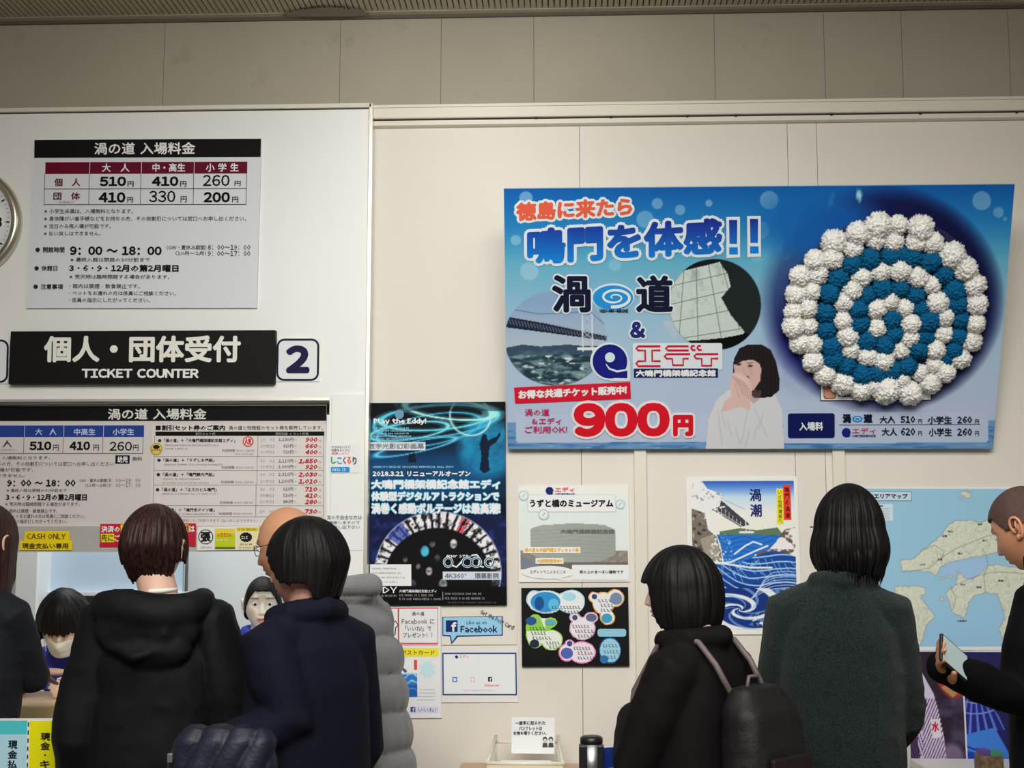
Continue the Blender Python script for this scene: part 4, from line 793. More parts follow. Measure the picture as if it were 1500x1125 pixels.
    c.put(g*m, (194, 206, 200)); c.put(m*np.clip((c.ell(1095, 455, 48, 70, 30))-.1, 0, 1)*(1-g), (30, 38, 38)); c.put(g*m*np.clip((n2-.5)*4, 0, 1)*np.clip((440-Y)/50, 0, 1), (130, 150, 148)); c.put(g*m*np.clip((n3-.55)*6, 0, 1)*.4, (150, 168, 162))
    for L in ([(984, 418), (1062, 400)], [(978, 446), (1070, 424)], [(968, 474), (1076, 452)], [(984, 497), (1090, 480)], [(998, 396), (990, 500)], [(1016, 392), (1018, 498)], [(1034, 388), (1052, 496)], [(1052, 384), (1078, 480)]): c.put(m*g*c.line(L, 1.0), (96, 106, 104))
    c.put(m*c.poly([(985, 397), (1002, 386), (1052, 379), (1050, 384)]), (18, 20, 20)); c.put(m*c.poly([(1028, 500), (1090, 488), (1100, 500), (1060, 512)]), (6, 8, 10)); c.put(((1-m))*c.poly([(966, 470), (988, 470), (986, 502)]), (172, 190, 204))
    # the smiling visitor photograph
    c.put(c.poly([(1030, 640), (1033, 612), (1044, 586), (1060, 572), (1072, 568), (1090, 574), (1112, 570), (1130, 578), (1140, 600), (1143, 658), (1028, 658)]), (206, 208, 212)); c.put(c.line([(1090, 600), (1080, 650)], 2)*.4, (170, 172, 178)); c.put(c.line([(1046, 600), (1052, 650)], 2)*.4, (170, 172, 178)); c.put(c.line([(1100, 598), (1118, 640)], 2)*.35, (170, 172, 178))
    hair = c.poly([(1068, 545), (1070, 526), (1078, 510), (1092, 504), (1110, 504), (1124, 512), (1132, 530), (1137, 556), (1136, 572), (1124, 582), (1100, 583), (1084, 570)]); c.put(hair, (30, 24, 26)); c.put(hair*np.clip(np.sin(X*1.1)*2-1, 0, 1)*.35, (64, 50, 52))
    c.put(c.poly([(1070, 534), (1082, 528), (1104, 524), (1110, 540), (1108, 558), (1098, 572), (1084, 574), (1071, 552)]), (206, 172, 164)); c.put(c.poly([(1072, 534), (1076, 522), (1092, 518), (1108, 524), (1110, 534), (1098, 527), (1084, 528)]), (34, 28, 30))
    for x, y in ((1077, 533.5), (1094, 536)): c.put(c.ell(x, y, 3.4, 1.7), (50, 34, 34)); c.put(c.line([(x-4, y-4), (x+4, y-5)], 1), (70, 52, 50))
    c.put(c.ell(1089.5, 554, 3, 3.6), (104, 44, 44)); c.put(c.poly([(1092, 582), (1100, 570), (1110, 572), (1108, 584), (1098, 592)])*.4, (150, 110, 104))
    c.put(c.poly([(1066, 580), (1064, 562), (1068, 546), (1080, 545), (1092, 554), (1096, 564), (1095, 584), (1093, 602), (1080, 596), (1066, 600), (1050, 604), (1056, 588)]), (214, 182, 174))
    for k in range(5): c.put(c.line([(1067+4*k, 550+2.0*k), (1076+4*k, 562+2.4*k), (1083+3*k, 578+2*k)], .9)*.8, (170, 126, 118))
    for k in range(4): c.put(c.line([(1070+5*k, 546.5+2.4*k), (1078+4.5*k, 553+3*k)], 2.2)*.35, (232, 204, 196))
    c.put(c.poly([(1090, 536), (1094, 552), (1098, 548), (1096, 536)])*.25, (180, 140, 132)); c.put(c.line([(1085, 536), (1083.5, 546), (1087, 548)], .9)*.6, (176, 132, 124))
    c.put(c.ell(1104, 552, 6, 8, 6)*.35, (216, 170, 160)); c.put(c.line([(1110, 528), (1112, 556), (1104, 574)], 1.6), (34, 28, 30))
    for x, y, sl in ((1052, 606, 1), (1060, 616, 1), (1112, 606, -1), (1104, 622, -1), (1072, 626, 1), (1092, 632, -1)): c.put(c.line([(x, y), (x+6*sl, y+22)], 1.8)*.4, (168, 170, 176))
    c.put(c.line([(1072, 562), (1078, 584)], 1)*.6, (176, 134, 126)); c.C = c.C*.93; c.emit('banner_picture', 0)
    # lettering
    wh = (196, 206, 224); Z_ = 4
    s.text('徳島に来たら', (756.5, 298.5, 924, 326), (200, 84, 58), 1.5, 2, slope=-.055, halo=(wh, 3.4))
    def grad(xy):
        t = np.clip((xy[:, 1]-322)/62, 0, 1)[:, None]; return np.array((24, 38, 128))*(1-t)+np.array((16, 116, 192))*t
    s.text('鳴門を体感', (772, 336, 1054, 389), grad, 2.6, 4, slope=-.062, halo=(wh, 4.2))
    for x in (1064, 1094.5):
        y = 322 if x < 1080 else 320.5
        s.poly([(x-4, y-4), (x+16, y-4.5), (x+16, y+55), (x-4, y+56)], wh, 3, 'lettering_outline'); p = s.mesh('lettering', [(x+.5, y+35), (x+11.5, y+35), (x+12, y), (x, y)], [(0, 1, 2, 3)], np.array([(20, 96, 178), (20, 96, 178), (24, 38, 128), (24, 38, 128)]), 4); s.rect(x, y+40, x+12.5, y+50.5, (16, 112, 190), 4, 'lettering')
    nv = (16, 20, 44)
    s.text('渦', (807, 403, 863, 457.5), nv, 2.1, 4, halo=((196, 206, 222), 2.4)); s.text('道', (928, 403, 982, 457.5), nv, 2.1, 4, halo=((196, 206, 222), 2.4))
    s.poly(circ(895, 435, 31, 20), (190, 206, 224), 3, 'spiral_mark'); s.poly(circ(895, 436, 29, 18), (30, 130, 196), 4, 'spiral_mark')
    sp = [(897+(3+22*k/60)*math.cos(-1.9*PI*k/30*-1+2.4), 435.5+(1.5+12.5*k/60)*math.sin(1.9*PI*k/30+2.4)) for k in range(61)]
    s.ring(sp, [1.2+3.4*k/60 for k in range(61)], (196, 212, 228), 5, 'spiral_mark', False)
    s.text('UZU-NO-MICHI', (875.5, 452.5, 917, 457.5), (20, 24, 50), .5, 5)
    s.text('&', (919, 470.5, 941.5, 495), (30, 36, 104), 1.6, 4, halo=(wh, 2.4))
    # e mark
    s.poly(circ(889.5, 528.5, 28, 27.5), wh, 3, 'letter_mark'); s.rect(889, 528, 919, 557, wh, 3, 'letter_mark'); b = (22, 26, 112)
    s.poly(circ(890, 528.5, 25, 24.8), b, 4, 'letter_mark'); s.poly([(866, 530), (872, 545), (884, 552), (915, 553), (915, 540), (900, 546)], b, 4, 'letter_mark'); s.poly(circ(890, 522.5, 7.2), (190, 206, 226), 5, 'letter_mark'); s.ring([(884, 532), (889, 539), (900, 543), (915, 540.5)], [1.2, 2.6, 3, 2.4], wh, 5, 'letter_mark', False)
    # red outlined katakana
    rd = (178, 24, 52)
    s.poly(rrect(923, 502, 1053, 541, 3), (198, 206, 222), 3, 'lettering_outline')
    for L in ([(963, 506.5), (931, 506.5), (928, 509.5), (931, 512.5), (941, 512.5), (941, 528), (931, 528), (928, 531.5), (931, 535.5), (963, 535.5)], [(963, 512.5), (951, 512.5), (951, 528), (963, 528)],
              [(1004, 506.5), (974, 506.5), (971, 509.5), (974, 512.5), (1004, 512.5)], [(1006, 518), (972, 518), (969, 521), (972, 524.5), (980, 524.5), (981, 534), (996, 534), (996, 524.5), (1004, 524.5)],
              [(1013, 506), (1009, 506), (1007.5, 509), (1010, 512), (1014, 512)], [(1022, 506), (1018, 506), (1016.5, 509), (1019, 512), (1023, 512)], [(1047, 518), (1015, 518), (1012, 521), (1015, 524.5), (1023, 524.5), (1023, 535), (1037, 535), (1037, 524.5), (1047, 524.5)]): s.ring(L, 2.9, rd, 5, 'outlined_lettering', False)
    s.rect(924.5, 539, 1046.5, 552, (24, 30, 84), 4, 'navy_strip'); s.text('大鳴門橋架橋記念館', (927, 540.5, 1043.5, 551), (206, 212, 224), .7, 5)
    s.mesh('red_strip', [(753.5, 589.5), (920, 583), (919, 558.5), (752, 566)], [(0, 1, 2, 3)], (190, 24, 46), 3); s.text('お得な共通チケット販売中!', (758, 570, 914, 583), (222, 214, 220), .8, 4, slope=-.042)
    m_ = (168, 36, 82)
    s.text('渦の道', (767, 597, 802.5, 607.5), m_, .3, 3); s.text('＆エディ', (777, 610, 819.5, 620), m_, .3, 3); s.text('ご利用OK!', (767, 622, 828, 632.8), m_, .3, 3)
    s.text('900', (837, 588.5, 976, 638), (196, 20, 36), 3.9, 5, halo=((210, 206, 216), 3.6)); s.text('円', (980.5, 606.5, 1010, 638), (196, 20, 36), 2.4, 5, halo=((210, 206, 216), 3.2))
    s.poly(rrect(1148.5, 605.5, 1217.5, 642, 4), (12, 22, 78), 2, 'navy_label'); s.text('入場料', (1165, 618, 1200.5, 631), (200, 206, 222), .5, 3)
    for y0, y1, a, b2, e in ((611, 622, '510', 0, 0), (628.5, 640.5, '620', 3, 1)):
        if not e: s.text('渦', (1229, 606.5, 1241.5, 620), nv, .9, 3); s.text('道', (1260, 606.5, 1273.5, 620), nv, .9, 3); s.poly(circ(1251, 614, 7.5, 4.6), (30, 120, 186), 3, 'spiral_mark'); s.ring(circ(1251, 614, 4, 2.2), 1, (190, 206, 224), 4, 'spiral_mark')
        else: s.text('e', (1227.5, 627, 1241, 641), b, 2, 3); s.text('エディ', (1243, 627, 1278, 636), (190, 60, 84), .2, 3); s.text('大鳴門橋架橋記念館', (1243, 637, 1278, 641), (60, 60, 110), .1, 3)
        s.text('大人', (1284+b2, y0-1, 1307+b2, y1-1), (30, 32, 42), .4, 3); s.text(a, (1315, y0-1, 1337, y1-1.5), (24, 26, 36), .5, 3); s.text('円', (1341, y0+4, 1347, y1-1), (50, 52, 62), .15, 3)
        s.text('小学生', (1355.5+b2*.4, y0-.5, 1391.5, y1), (30, 32, 42), .4, 3); s.text('260', (1399.5, y0, 1422, y1-.5), (24, 26, 36), .5, 3); s.text('円', (1426, y0+4.5, 1432, y1), (50, 52, 62), .15, 3)
    s.rects([(1224, 622.6, 1434, 623.4)], (40, 44, 70), 2)
    return s
BN = banner()
def on_banner(px, py, off):
    u, v = BN.map([(px, py)])[0]; return Vector((u, -off, v))
def wreath():
    # notice card behind the wreath
    c4 = [on_banner(1197, 560, .004), on_banner(1361, 559, .004), on_banner(1357, 587, .004), on_banner(1195, 586, .004)]
    card = Sign.__new__(Sign); card.M = BN.M; card.H = BN.H; card.lay = 0
    base = on_banner(1277, 587, 0)
    M = BN.M @ Matrix.Translation(base); card.root = thing('notice_card', 'white printed card showing beneath the paper flower spiral on the banner', 'card', mtx=M)
    H0 = BN.H; bu, bv = base.x, base.z
    card.H = np.array([[1, 0, -bu], [0, 1, -bv], [0, 0, 1]]) @ H0
    card.y = lambda lay: -0.0045-0.0008*lay
    card.rect(1196, 545, 1361, 587, (30, 30, 34), 0, 'card'); card.rect(1197, 546, 1360, 586, (204, 204, 206), 1, 'card_face'); card.poly(rrect(1201, 555, 1219, 584, 4), (40, 28, 26), 2, 'hand_drawing'); card.poly(rrect(1202, 556, 1218, 583, 4), (190, 132, 104), 3, 'hand_drawing')
    card.rects([(1206, 560, 1206.7, 574), (1210, 560, 1210.7, 574)], (110, 70, 56), 4); card.text('Please', (1223, 577.5, 1240, 581.5), (20, 20, 20), .4, 3); card.text('touch', (1266, 577.5, 1281, 581.5), (20, 20, 20), .4, 3); card.text('it', (1343, 579, 1348, 583), (20, 20, 20), .4, 3)
    ctr = on_banner(1292, 453, 0); W_ = thing('paper_flower_wreath', 'round wreath of white and teal paper pompoms in a spiral mounted on the banner', 'wreath', mtx=BN.M @ Matrix.Translation(ctr))
    R0 = (BN.map([(1438, 453)])[0][0]-BN.map([(1146, 453)])[0][0])/2
    bm = bmesh.new(); n = 72; rings = [[bm.verts.new((r*math.cos(2*PI*k/n), y, r*.965*math.sin(2*PI*k/n))) for k in range(n)] for r, y in ((R0*.5, -.012), (R0*.985, -.012), (R0, -.018), (R0, -.008), (R0*.5, -.008))]
    for a, b in zip(rings, rings[1:]):
        for k in range(n): bm.faces.new((a[k], a[(k+1) % n], b[(k+1) % n], b[k]))
    bm.faces.new(rings[0]); bm.faces.new(rings[-1][::-1])
    o = bm_obj('clear_plate', bm, mat('clear_plastic', (70, 66, 110), 0.12, alpha=0.28, spec=0.8), W_, True); o['label'] = 'thin clear plastic plate with a bright rim'
    wht = [(565,120,70),(675,115,50),(795,130,65),(865,215,55),(970,280,70),(1045,355,60),(1095,445,60),(1107,550,55),(1100,655,50),(1078,755,55),(1020,850,50),(930,925,50),(875,885,46),(850,985,55),(735,1040,60),(690,965,45),(605,1020,75),(465,1020,55),(365,985,60),(265,935,55),(200,865,55),(130,765,55),(200,770,50),(95,670,58),(175,670,50),(95,590,50),(175,570,50),(110,495,55),(195,480,50),(130,395,55),(230,385,55),(215,310,55),(310,300,55),(320,210,65),(425,245,50),(450,160,60),(550,200,50),(650,205,50),(770,210,50),(790,930,45),(530,1000,45),
           (880,800,50),(920,715,50),(928,620,50),(890,540,58),(860,445,50),(780,400,55),(680,365,55),(575,370,55),(470,400,55),(420,470,50),(370,540,52),(365,640,50),(390,725,55),(410,800,50),(500,840,50),(590,860,55),(685,805,50),(735,735,50),(740,655,52),(710,570,50),(625,530,52),(550,575,50),(550,680,52)]
    blu = [(635,635,52),(650,715,48),(595,775,50),(500,750,55),(460,655,50),(455,575,50),(500,500,48),(585,465,52),(680,460,45),(770,500,50),(800,570,42),(840,640,55),(825,725,48),(785,800,50),(720,890,50),(640,915,52),(550,930,52),(470,935,55),(385,890,52),(310,850,52),(300,780,50),(275,690,50),(270,595,52),(290,490,50),(345,405,55),(415,330,52),(515,300,55),(630,285,50),(750,290,50),(850,315,52),(930,385,52),(980,475,56),(1000,550,48),(1020,635,48),(1005,730,45),(980,800,42),(940,850,38),(700,280,40)]
    def pom(seed):
        bm = bmesh.new(); bmesh.ops.create_icosphere(bm, subdivisions=5, radius=1.0)
        me = bpy.data.meshes.new('pompom'); bm.to_mesh(me); bm.free()
        V = np.empty(len(me.vertices)*3); me.vertices.foreach_get('co', V); V = V.reshape(-1, 3)
        W3 = V+.10*np.c_[vnoise(V*5+1), vnoise(V*5+7), vnoise(V*5+13)]; r1 = 1-np.abs(vnoise(W3*5.2+seed*11.3)*2-1); r2 = 1-np.abs(vnoise(W3*11+seed*5.1)*2-1); lump = vnoise(V*1.7+seed)
        r = .66+.14*lump+.36*r1**3+.16*r2**3
        V2 = V*r[:, None]; V2[:, 1] *= .85; me.vertices.foreach_set('co', V2.ravel()); me.update(); me.polygons.foreach_set('use_smooth', [True]*len(me.polygons)); return me
    for L, kind, m in ((wht, 'white', mat('white_tissue_paper', (206, 205, 200), 0.85, raw=False, spec=.15)), (blu, 'teal', mat('teal_tissue_paper', (12, 86, 126), 0.85, noise=.35, nscale=30, spec=.1))):
        ms = [pom(k+(0 if kind == 'white' else 5)) for k in range(4)]
        for me in ms: me.materials.append(m)
        for i, (x, y, r) in enumerate(L):
            px, py = 1131+x/3.75, 296.5+y/3.75; loc = on_banner(px, py, .022+.012*((i*7) % 3)/3)-ctr
            o = link('pompom', ms[i % 4], W_); rr = r/3.75/BN.ppm*1.08; o.location = loc; o.scale = (rr, rr, rr); o.rotation_euler = (0, (i*1.7) % 6.28, 0); o['label'] = kind+' paper pompom'
wreath()
# ================================================================ CLOCK
def clock():
    # photo shows the right rim only; its centre lies outside the frame
    c = P(-48, 328, Y_L); R_ = (P(34, 328, Y_L).x-c.x)
    t = thing('wall_clock', 'round wall clock with brushed silver rim, cut off by the photo edge', 'clock', (c.x, Y_L, c.z))
    def lathe(name, prof, m):
        bm = bmesh.new(); add_lathe(bm, prof, n=72, cap=(name != 'rim')); 
        bmesh.ops.rotate(bm, verts=bm.verts, cent=(0, 0, 0), matrix=Matrix.Rotation(PI/2, 3, 'X')); return bm_obj(name, bm, m, t, True)
    o = lathe('rim', [(R_*.80, .0), (R_*.985, .0), (R_, .012), (R_*.99, .028), (R_*.94, .040), (R_*.86, .038), (R_*.838, .026), (R_*.835, .022)], mat('brushed_steel', (170, 166, 152), 0.28, metal=.9))
    o = lathe('dial', [(.001, .01), (R_*.84, .01), (R_*.84, .022), (.001, .022)], mat('dial_white', (206, 208, 208), 0.4))
    md = mat('clock_black', (22, 22, 22), 0.5); bm = bmesh.new(); bm2 = bmesh.new()
    for k in range(60):
        a = 2*PI*k/60; r0, r1, w = (R_*.735, R_*.80, .0028) if k % 5 == 0 else (R_*.765, R_*.80, .0008)
        for_b = bm if k % 5 == 0 else bm2
        ca, sa = math.cos(a), math.sin(a); q = [(r0, -w), (r1, -w), (r1, w), (r0, w)]
        for_b.faces.new([for_b.verts.new((x*ca-y*sa, -.0232, x*sa+y*ca)) for x, y in q])
    bm_obj('hour_marks', bm, md, t).name = 'hour_mark'; bm_obj('minute_mark', bm2, md, t)
    for k in range(12):
        num = 12 if k == 0 else k; a = PI/2-2*PI*k/12; V, Fc = glyphs(str(num), 4); mn, mx = V.min(0), V.max(0); h = R_*.17; sc = h/(mx[1]-mn[1]); V = (V-(mn+mx)/2)*sc; cx, cz = R_*.60*math.cos(a), R_*.60*math.sin(a)
        allv = []; allf = []
        for j, (dx, dy) in enumerate([(0, 0), (.0015, 0), (-.0015, 0), (0, .0015), (0, -.0015)]): allv += [(x+cx+dx, -.0232, y+cz+dy) for x, y in V]; allf += [tuple(i+j*len(V) for i in f) for f in Fc]
        me = bpy.data.meshes.new('numeral'); me.from_pydata(allv, [], allf); link('numeral', me, t, md)
    for nm, a, L, w in (('hour_hand', 2.3, .5, .006), ('minute_hand', 1.9, .72, .004)):
        bm = bmesh.new(); add_tube(bm, [(-.03*math.cos(a), -.027, -.03*math.sin(a)), (R_*L*math.cos(a), -.027, R_*L*math.sin(a))], w, 6); bm_obj(nm, bm, md, t)
clock()
# ================================================================ TABLE, TRAY, CARD, STANCHIONS, BLUE TRAY, BOX
def furniture():
    zt = 0.735; mw = mat('brown_table_wood', (166, 138, 112), 0.4, noise=.14, nscale=7, stretch=(1, 12, 12))
    x0 = P(688, 1105, -.03).x; x1 = P(846, 1110, -.03).x
    t = thing('side_table', 'brown wood side table against the wall under the leaflet tray', 'table', ((x0+x1)/2, -.26, 0)); L = Vector(((x0+x1)/2, -.26, 0))
    w = (x1-x0)/2+.0
    box('tabletop', -w-.03, w+.02, -.24, .245, zt-.03, zt, mw, t, .004)
    for a in (-w, w-.03):
        for b in (-.2, .19): box('leg', a, a+.04, b, b+.04, 0, zt-.03, mw, t, .003)
    # tray
    yt = -.27; a = PZ(722, 1117, zt); b = PZ(826, 1117, zt); wx = (b.x-a.x)/2; cx = (a.x+b.x)/2
    t = thing('leaflet_tray', 'cream plastic wire-sided leaflet tray on the brown side table', 'tray', (cx, yt, zt)); mc = mat('cream_plastic', (218, 211, 190), 0.4)
    d = .115; hf, hb = .055, .115
    bm = bmesh.new(); add_box(bm, -wx+.006, wx-.006, -d+.006, d-.006, 0.002, .008); bm_obj('base', bm, mc, t)
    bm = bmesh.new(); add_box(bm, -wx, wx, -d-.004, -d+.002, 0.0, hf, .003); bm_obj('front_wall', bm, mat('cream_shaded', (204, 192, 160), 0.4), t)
    for sx in (-1, 1):
        bm = bmesh.new(); add_tube(bm, [(sx*wx, -d, hf), (sx*(wx-.004), -d+.03, hf+.004), (sx*(wx-.02), d-.02, hb)], .006, 8); add_tube(bm, [(sx*wx, -d, .01), (sx*(wx-.015), d, .01)], .005, 8); add_tube(bm, [(sx*(wx-.02), d-.02, hb), (sx*(wx-.018), d, .01)], .005, 8)
        for k in range(1, 4): add_tube(bm, [(sx*(wx-.005*k), -d+2*d*k/4, .01), (sx*(wx-.005*k), -d+2*d*k/4, hf+(hb-hf)*k/4)], .003, 6)
        bm_obj('side_frame', bm, mc, t, True)
    bm = bmesh.new(); add_tube(bm, [(-wx, -d, hf), (wx, -d, hf)], .007, 8); bm_obj('front_rim', bm, mc, t, True)
    bm = bmesh.new(); add_tube(bm, [(-wx+.02, d-.02, hb-.02), (wx-.02, d-.02, hb-.02)], .005, 8); bm_obj('back_rim', bm, mc, t, True)
    # leaflets
    for k in range(3):
        o = box('leaflet', -wx+.02+.01*k, wx-.03-.006*k, -d+.02, d-.04, 0, .009, mat('leaflet_paper', (222, 220, 222), 0.5))
        o.location = (cx, yt, zt+.009+.0095*k); o.rotation_euler = (0, 0, (.04, -.03, .02)[k]); tag(o, ('bottom', 'middle', 'top')[k]+' white leaflet lying in the cream tray', 'leaflet', 'leaflets in the cream tray')
    s = Sign('tray_notice', 'white notice card with two little drawn bowing figures standing in the cream tray', 'sign', [(749.5, 1050), (813, 1051.5), (812, 1104), (749, 1103.5)], -.20, .002, (214, 214, 216))
    s.text('一度手に取られた', (755, 1056, 799.5, 1062), (60, 60, 64), .2, 1); s.text('パンフレットは', (760, 1064, 794.5, 1070), (60, 60, 64), .2, 1); s.text('お持ち帰りください。', (752, 1071, 801, 1077), (60, 60, 64), .2, 1)
    for px in (798.5, 807): s.poly(circ(px, 1083, 3.4, 3.6), (56, 56, 58), 1, 'drawn_figure'); s.poly(circ(px, 1084.2, 2.3, 2.2), (200, 196, 194), 2, 'drawn_figure'); s.poly([(px-4, 1094.5), (px-3, 1088), (px+3, 1088), (px+4, 1094.5)], (70, 70, 74), 1, 'drawn_figure')
    # stanchions and belt
    Ys = -1.30; a = P(850, 1100, Ys); b = P(883, 1100, Ys); r = (b.x-a.x)/2; cx = (a.x+b.x)/2; zt2 = P(866, 1083, Ys).z
    def post(name, x, y, lab):
        t = thing(name, lab, 'stanchion', (x, y, 0), group='belt barrier posts')
        blk = mat('stanchion_black', (24, 24, 26), 0.35); st = mat('polished_steel', (150, 150, 150), 0.38, metal=.9)
        for nm, prof, m in (('base', [(.17, 0), (.17, .012), (.15, .022), (.03, .03)], st), ('post', [(r*.62, .03), (r*.62, zt2-.13)], st), ('belt_cassette', [(r*.98, zt2-.125), (r*.98, zt2-.01)], st), ('cap', [(r*.98, zt2-.011), (r*1.02, zt2-.006), (r*1.0, zt2+.004), (r*.8, zt2+.009), (r*.3, zt2+.009)], blk)):
            bm = bmesh.new(); add_lathe(bm, prof, n=32); bm_obj(nm, bm, m, t, True)
        bm = bmesh.new(); add_box(bm, -r*1.12, -r*.35, -r*.92, r*.5, zt2-.14, zt2-.012, .004); bm_obj('side_cover', bm, blk, t)
        bm = bmesh.new(); add_box(bm, r*.45, r*1.08, -r*.86, r*.4, zt2-.14, zt2-.012, .004); bm_obj('side_cover', bm, blk, t)
        return t
    post('belt_post', cx, Ys, 'black and steel belt barrier post beside the cream tray'); e = Vector((P(1062, 1130, -.98).x, -.98, 0)); post('belt_post', e.x, e.y, 'belt barrier post hidden behind the walking woman')
    bm = bmesh.new(); p0 = Vector((cx+r, Ys, 0)); p1 = Vector((e.x-r, e.y, 0)); n = (p1-p0).normalized().cross(Vector((0, 0, 1)))*.001; za, zb = zt2-.022, zt2-.075
    vs = [bm.verts.new(v) for v in (p0+n+Vector((0, 0, za)), p1+n+Vector((0, 0, za-.02)), p1+n+Vector((0, 0, zb-.02)), p0+n+Vector((0, 0, zb)), p0-n+Vector((0, 0, za)), p1-n+Vector((0, 0, za-.02)), p1-n+Vector((0, 0, zb-.02)), p0-n+Vector((0, 0, zb)))]
    for f in ((0, 1, 2, 3), (7, 6, 5, 4), (0, 4, 5, 1), (1, 5, 6, 2), (2, 6, 7, 3), (3, 7, 4, 0)): bm.faces.new([vs[i] for i in f])
    o = bm_obj('barrier_belt', bm, mat('blue_webbing', (30, 56, 150), 0.6)); tag(o, 'royal blue barrier belt stretched from the steel post behind the walking woman', 'belt')
    # blue money tray on the counter
    c = PZ(43, 1003, Z_CT+.012); t = thing('coin_tray', 'blue plastic coin tray holding white paper on the wooden counter', 'tray', (c.x, c.y, Z_CT)); mb = mat('blue_plastic', (66, 92, 186), 0.35)
    bm = bmesh.new(); pr = [(.088, 0), (.105, .004), (.128, .026), (.134, .030), (.136, .027), (.112, .0), (.09, -.0)]
    n = 40; rings = []
    for rr, z in ((.05, .003), (.088, .003), (.104, .006), (.124, .026), (.134, .030), (.136, .026), (.112, .0), (.05, .0)): rings.append([bm.verts.new((rr*1.02*abs(math.cos(2*PI*k/n))**.55*math.copysign(1, math.cos(2*PI*k/n)), rr*.72*abs(math.sin(2*PI*k/n))**.55*math.copysign(1, math.sin(2*PI*k/n)), z)) for k in range(n)])
    for p, q in zip(rings, rings[1:]):
        for k in range(n): bm.faces.new((p[k], p[(k+1) % n], q[(k+1) % n], q[k]))
    bm.faces.new(rings[0]); bm.faces.new(rings[-1][::-1]); bm_obj('tray_body', bm, mb, t, True)
    o = box('receipt_paper', -.06, .05, -.035, .03, 0, .002, mat('paper_white', (226, 228, 232), .5)); o.location = (c.x-.005, c.y, Z_CT+.022); o.rotation_euler = (0.08, .02, .3); tag(o, 'white slip of paper resting in the blue coin tray', 'paper')
    # second table with brown box near the dance poster
    xa = P(1345, 1120, -.03).x; zt = P(1450, 1129, -.3).z
    t = thing('display_table', 'low white display table below the dance poster', 'table', (xa+.35, -.30, 0))
    box('tabletop', -.38, .6, -.16, .26, zt-.03, zt, mat('table_white', (206, 204, 202), .4), t, .004)
    for a in (-.36, .54):
        for b in (-.14, .2): box('leg', a, a+.04, b, b+.04, 0, zt-.03, mat('table_white', (0, 0, 0)), t)
    a = P(1436, 1125, -.36); b = P(1469, 1107, -.36)
    t = thing('woven_box', 'small brown woven box with green paper on the display table', 'box', ((a.x+b.x)/2, -.34, zt)); w = (b.x-a.x)/2
    o = box('box_body', -w, w, -.03, .05, 0.0, b.z-zt, mat('woven_brown', (104, 84, 62), .8, noise=.5, nscale=70, bump=.6, bscale=120), t, .004)
    o = box('green_card', -w*.1, w*.98, -.025, .035, b.z-zt, b.z-zt+.012, mat('green_card', (60, 130, 100), .6), t); o = box('purple_card', -w*.8, w*0, -.02, .04, b.z-zt, b.z-zt+.016, mat('purple_card', (84, 66, 140), .6), t)
furniture()
# ================================================================ PEOPLE
def ell(bm, c, r, rot=None, sub=3):
    res = bmesh.ops.create_icosphere(bm, subdivisions=sub, radius=1.0)
    M = Matrix.Translation(Vector(c)) @ ((rot or Euler((0, 0, 0))).to_matrix().to_4x4()) @ Matrix.Diagonal((*r, 1))
    bmesh.ops.transform(bm, verts=res['verts'], matrix=M)
def caps(bm, pts, rs, n=14):
    """tapered limb: tube through pts with round ends"""
    P_ = [Vector(p) for p in pts]; out = []; ro = []
    d = (P_[0]-P_[1]).normalized()
    for a in (80, 55, 28): out.append(P_[0]+d*rs[0]*math.sin(math.radians(a))); ro.append(max(1e-3, rs[0]*math.cos(math.radians(a))))
    out += P_; ro += list(rs); d = (P_[-1]-P_[-2]).normalized()
    for a in (28, 55, 80): out.append(P_[-1]+d*rs[-1]*math.sin(math.radians(a))); ro.append(max(1e-3, rs[-1]*math.cos(math.radians(a))))
    add_tube(bm, out, ro, n)
def loft(bm, rings, n=28, sq=0.85):
    R_ = []
    for cx, cy, z, rx, ry in rings:
        R_.append([bm.verts.new((cx+rx*math.copysign(abs(math.cos(2*PI*k/n))**sq, math.cos(2*PI*k/n)), cy+ry*math.copysign(abs(math.sin(2*PI*k/n))**sq, math.sin(2*PI*k/n)), z)) for k in range(n)])
    for a, b in zip(R_, R_[1:]):
        for k in range(n): bm.faces.new((a[k], a[(k+1) % n], b[(k+1) % n], b[k]))
    bm.faces.new(R_[0][::-1]); bm.faces.new(R_[-1])
def remesh(bm, voxel, smooth=4, disp=None, factor=.5):
    bmesh.ops.recalc_face_normals(bm, faces=bm.faces)
    me = bpy.data.meshes.new('tmp'); bm.to_mesh(me); bm.free()
    o = bpy.data.objects.new('tmp', me); COL.objects.link(o)
    r = o.modifiers.new('r', 'REMESH'); r.mode = 'VOXEL'; r.voxel_size = voxel
    if smooth: s_ = o.modifiers.new('s', 'SMOOTH'); s_.iterations = smooth; s_.factor = factor
    bpy.context.view_layer.update()
    m2 = bpy.data.meshes.new_from_object(o.evaluated_get(bpy.context.evaluated_depsgraph_get()))
    bpy.data.objects.remove(o); bpy.data.meshes.remove(me)
    n = len(m2.vertices); V = np.empty(n*3); m2.vertices.foreach_get('co', V); V = V.reshape(-1, 3)
    if disp is not None:
        N = np.empty(n*3); m2.vertices.foreach_get('normal', N); N = N.reshape(-1, 3)
        V = V+N*disp(V)[:, None]; m2.vertices.foreach_set('co', V.ravel()); m2.update()
    m2.polygons.foreach_set('use_smooth', [True]*len(m2.polygons))
    return m2
def sm(a, b, x): t = np.clip((x-a)/(b-a), 0, 1); return t*t*(3-2*t)
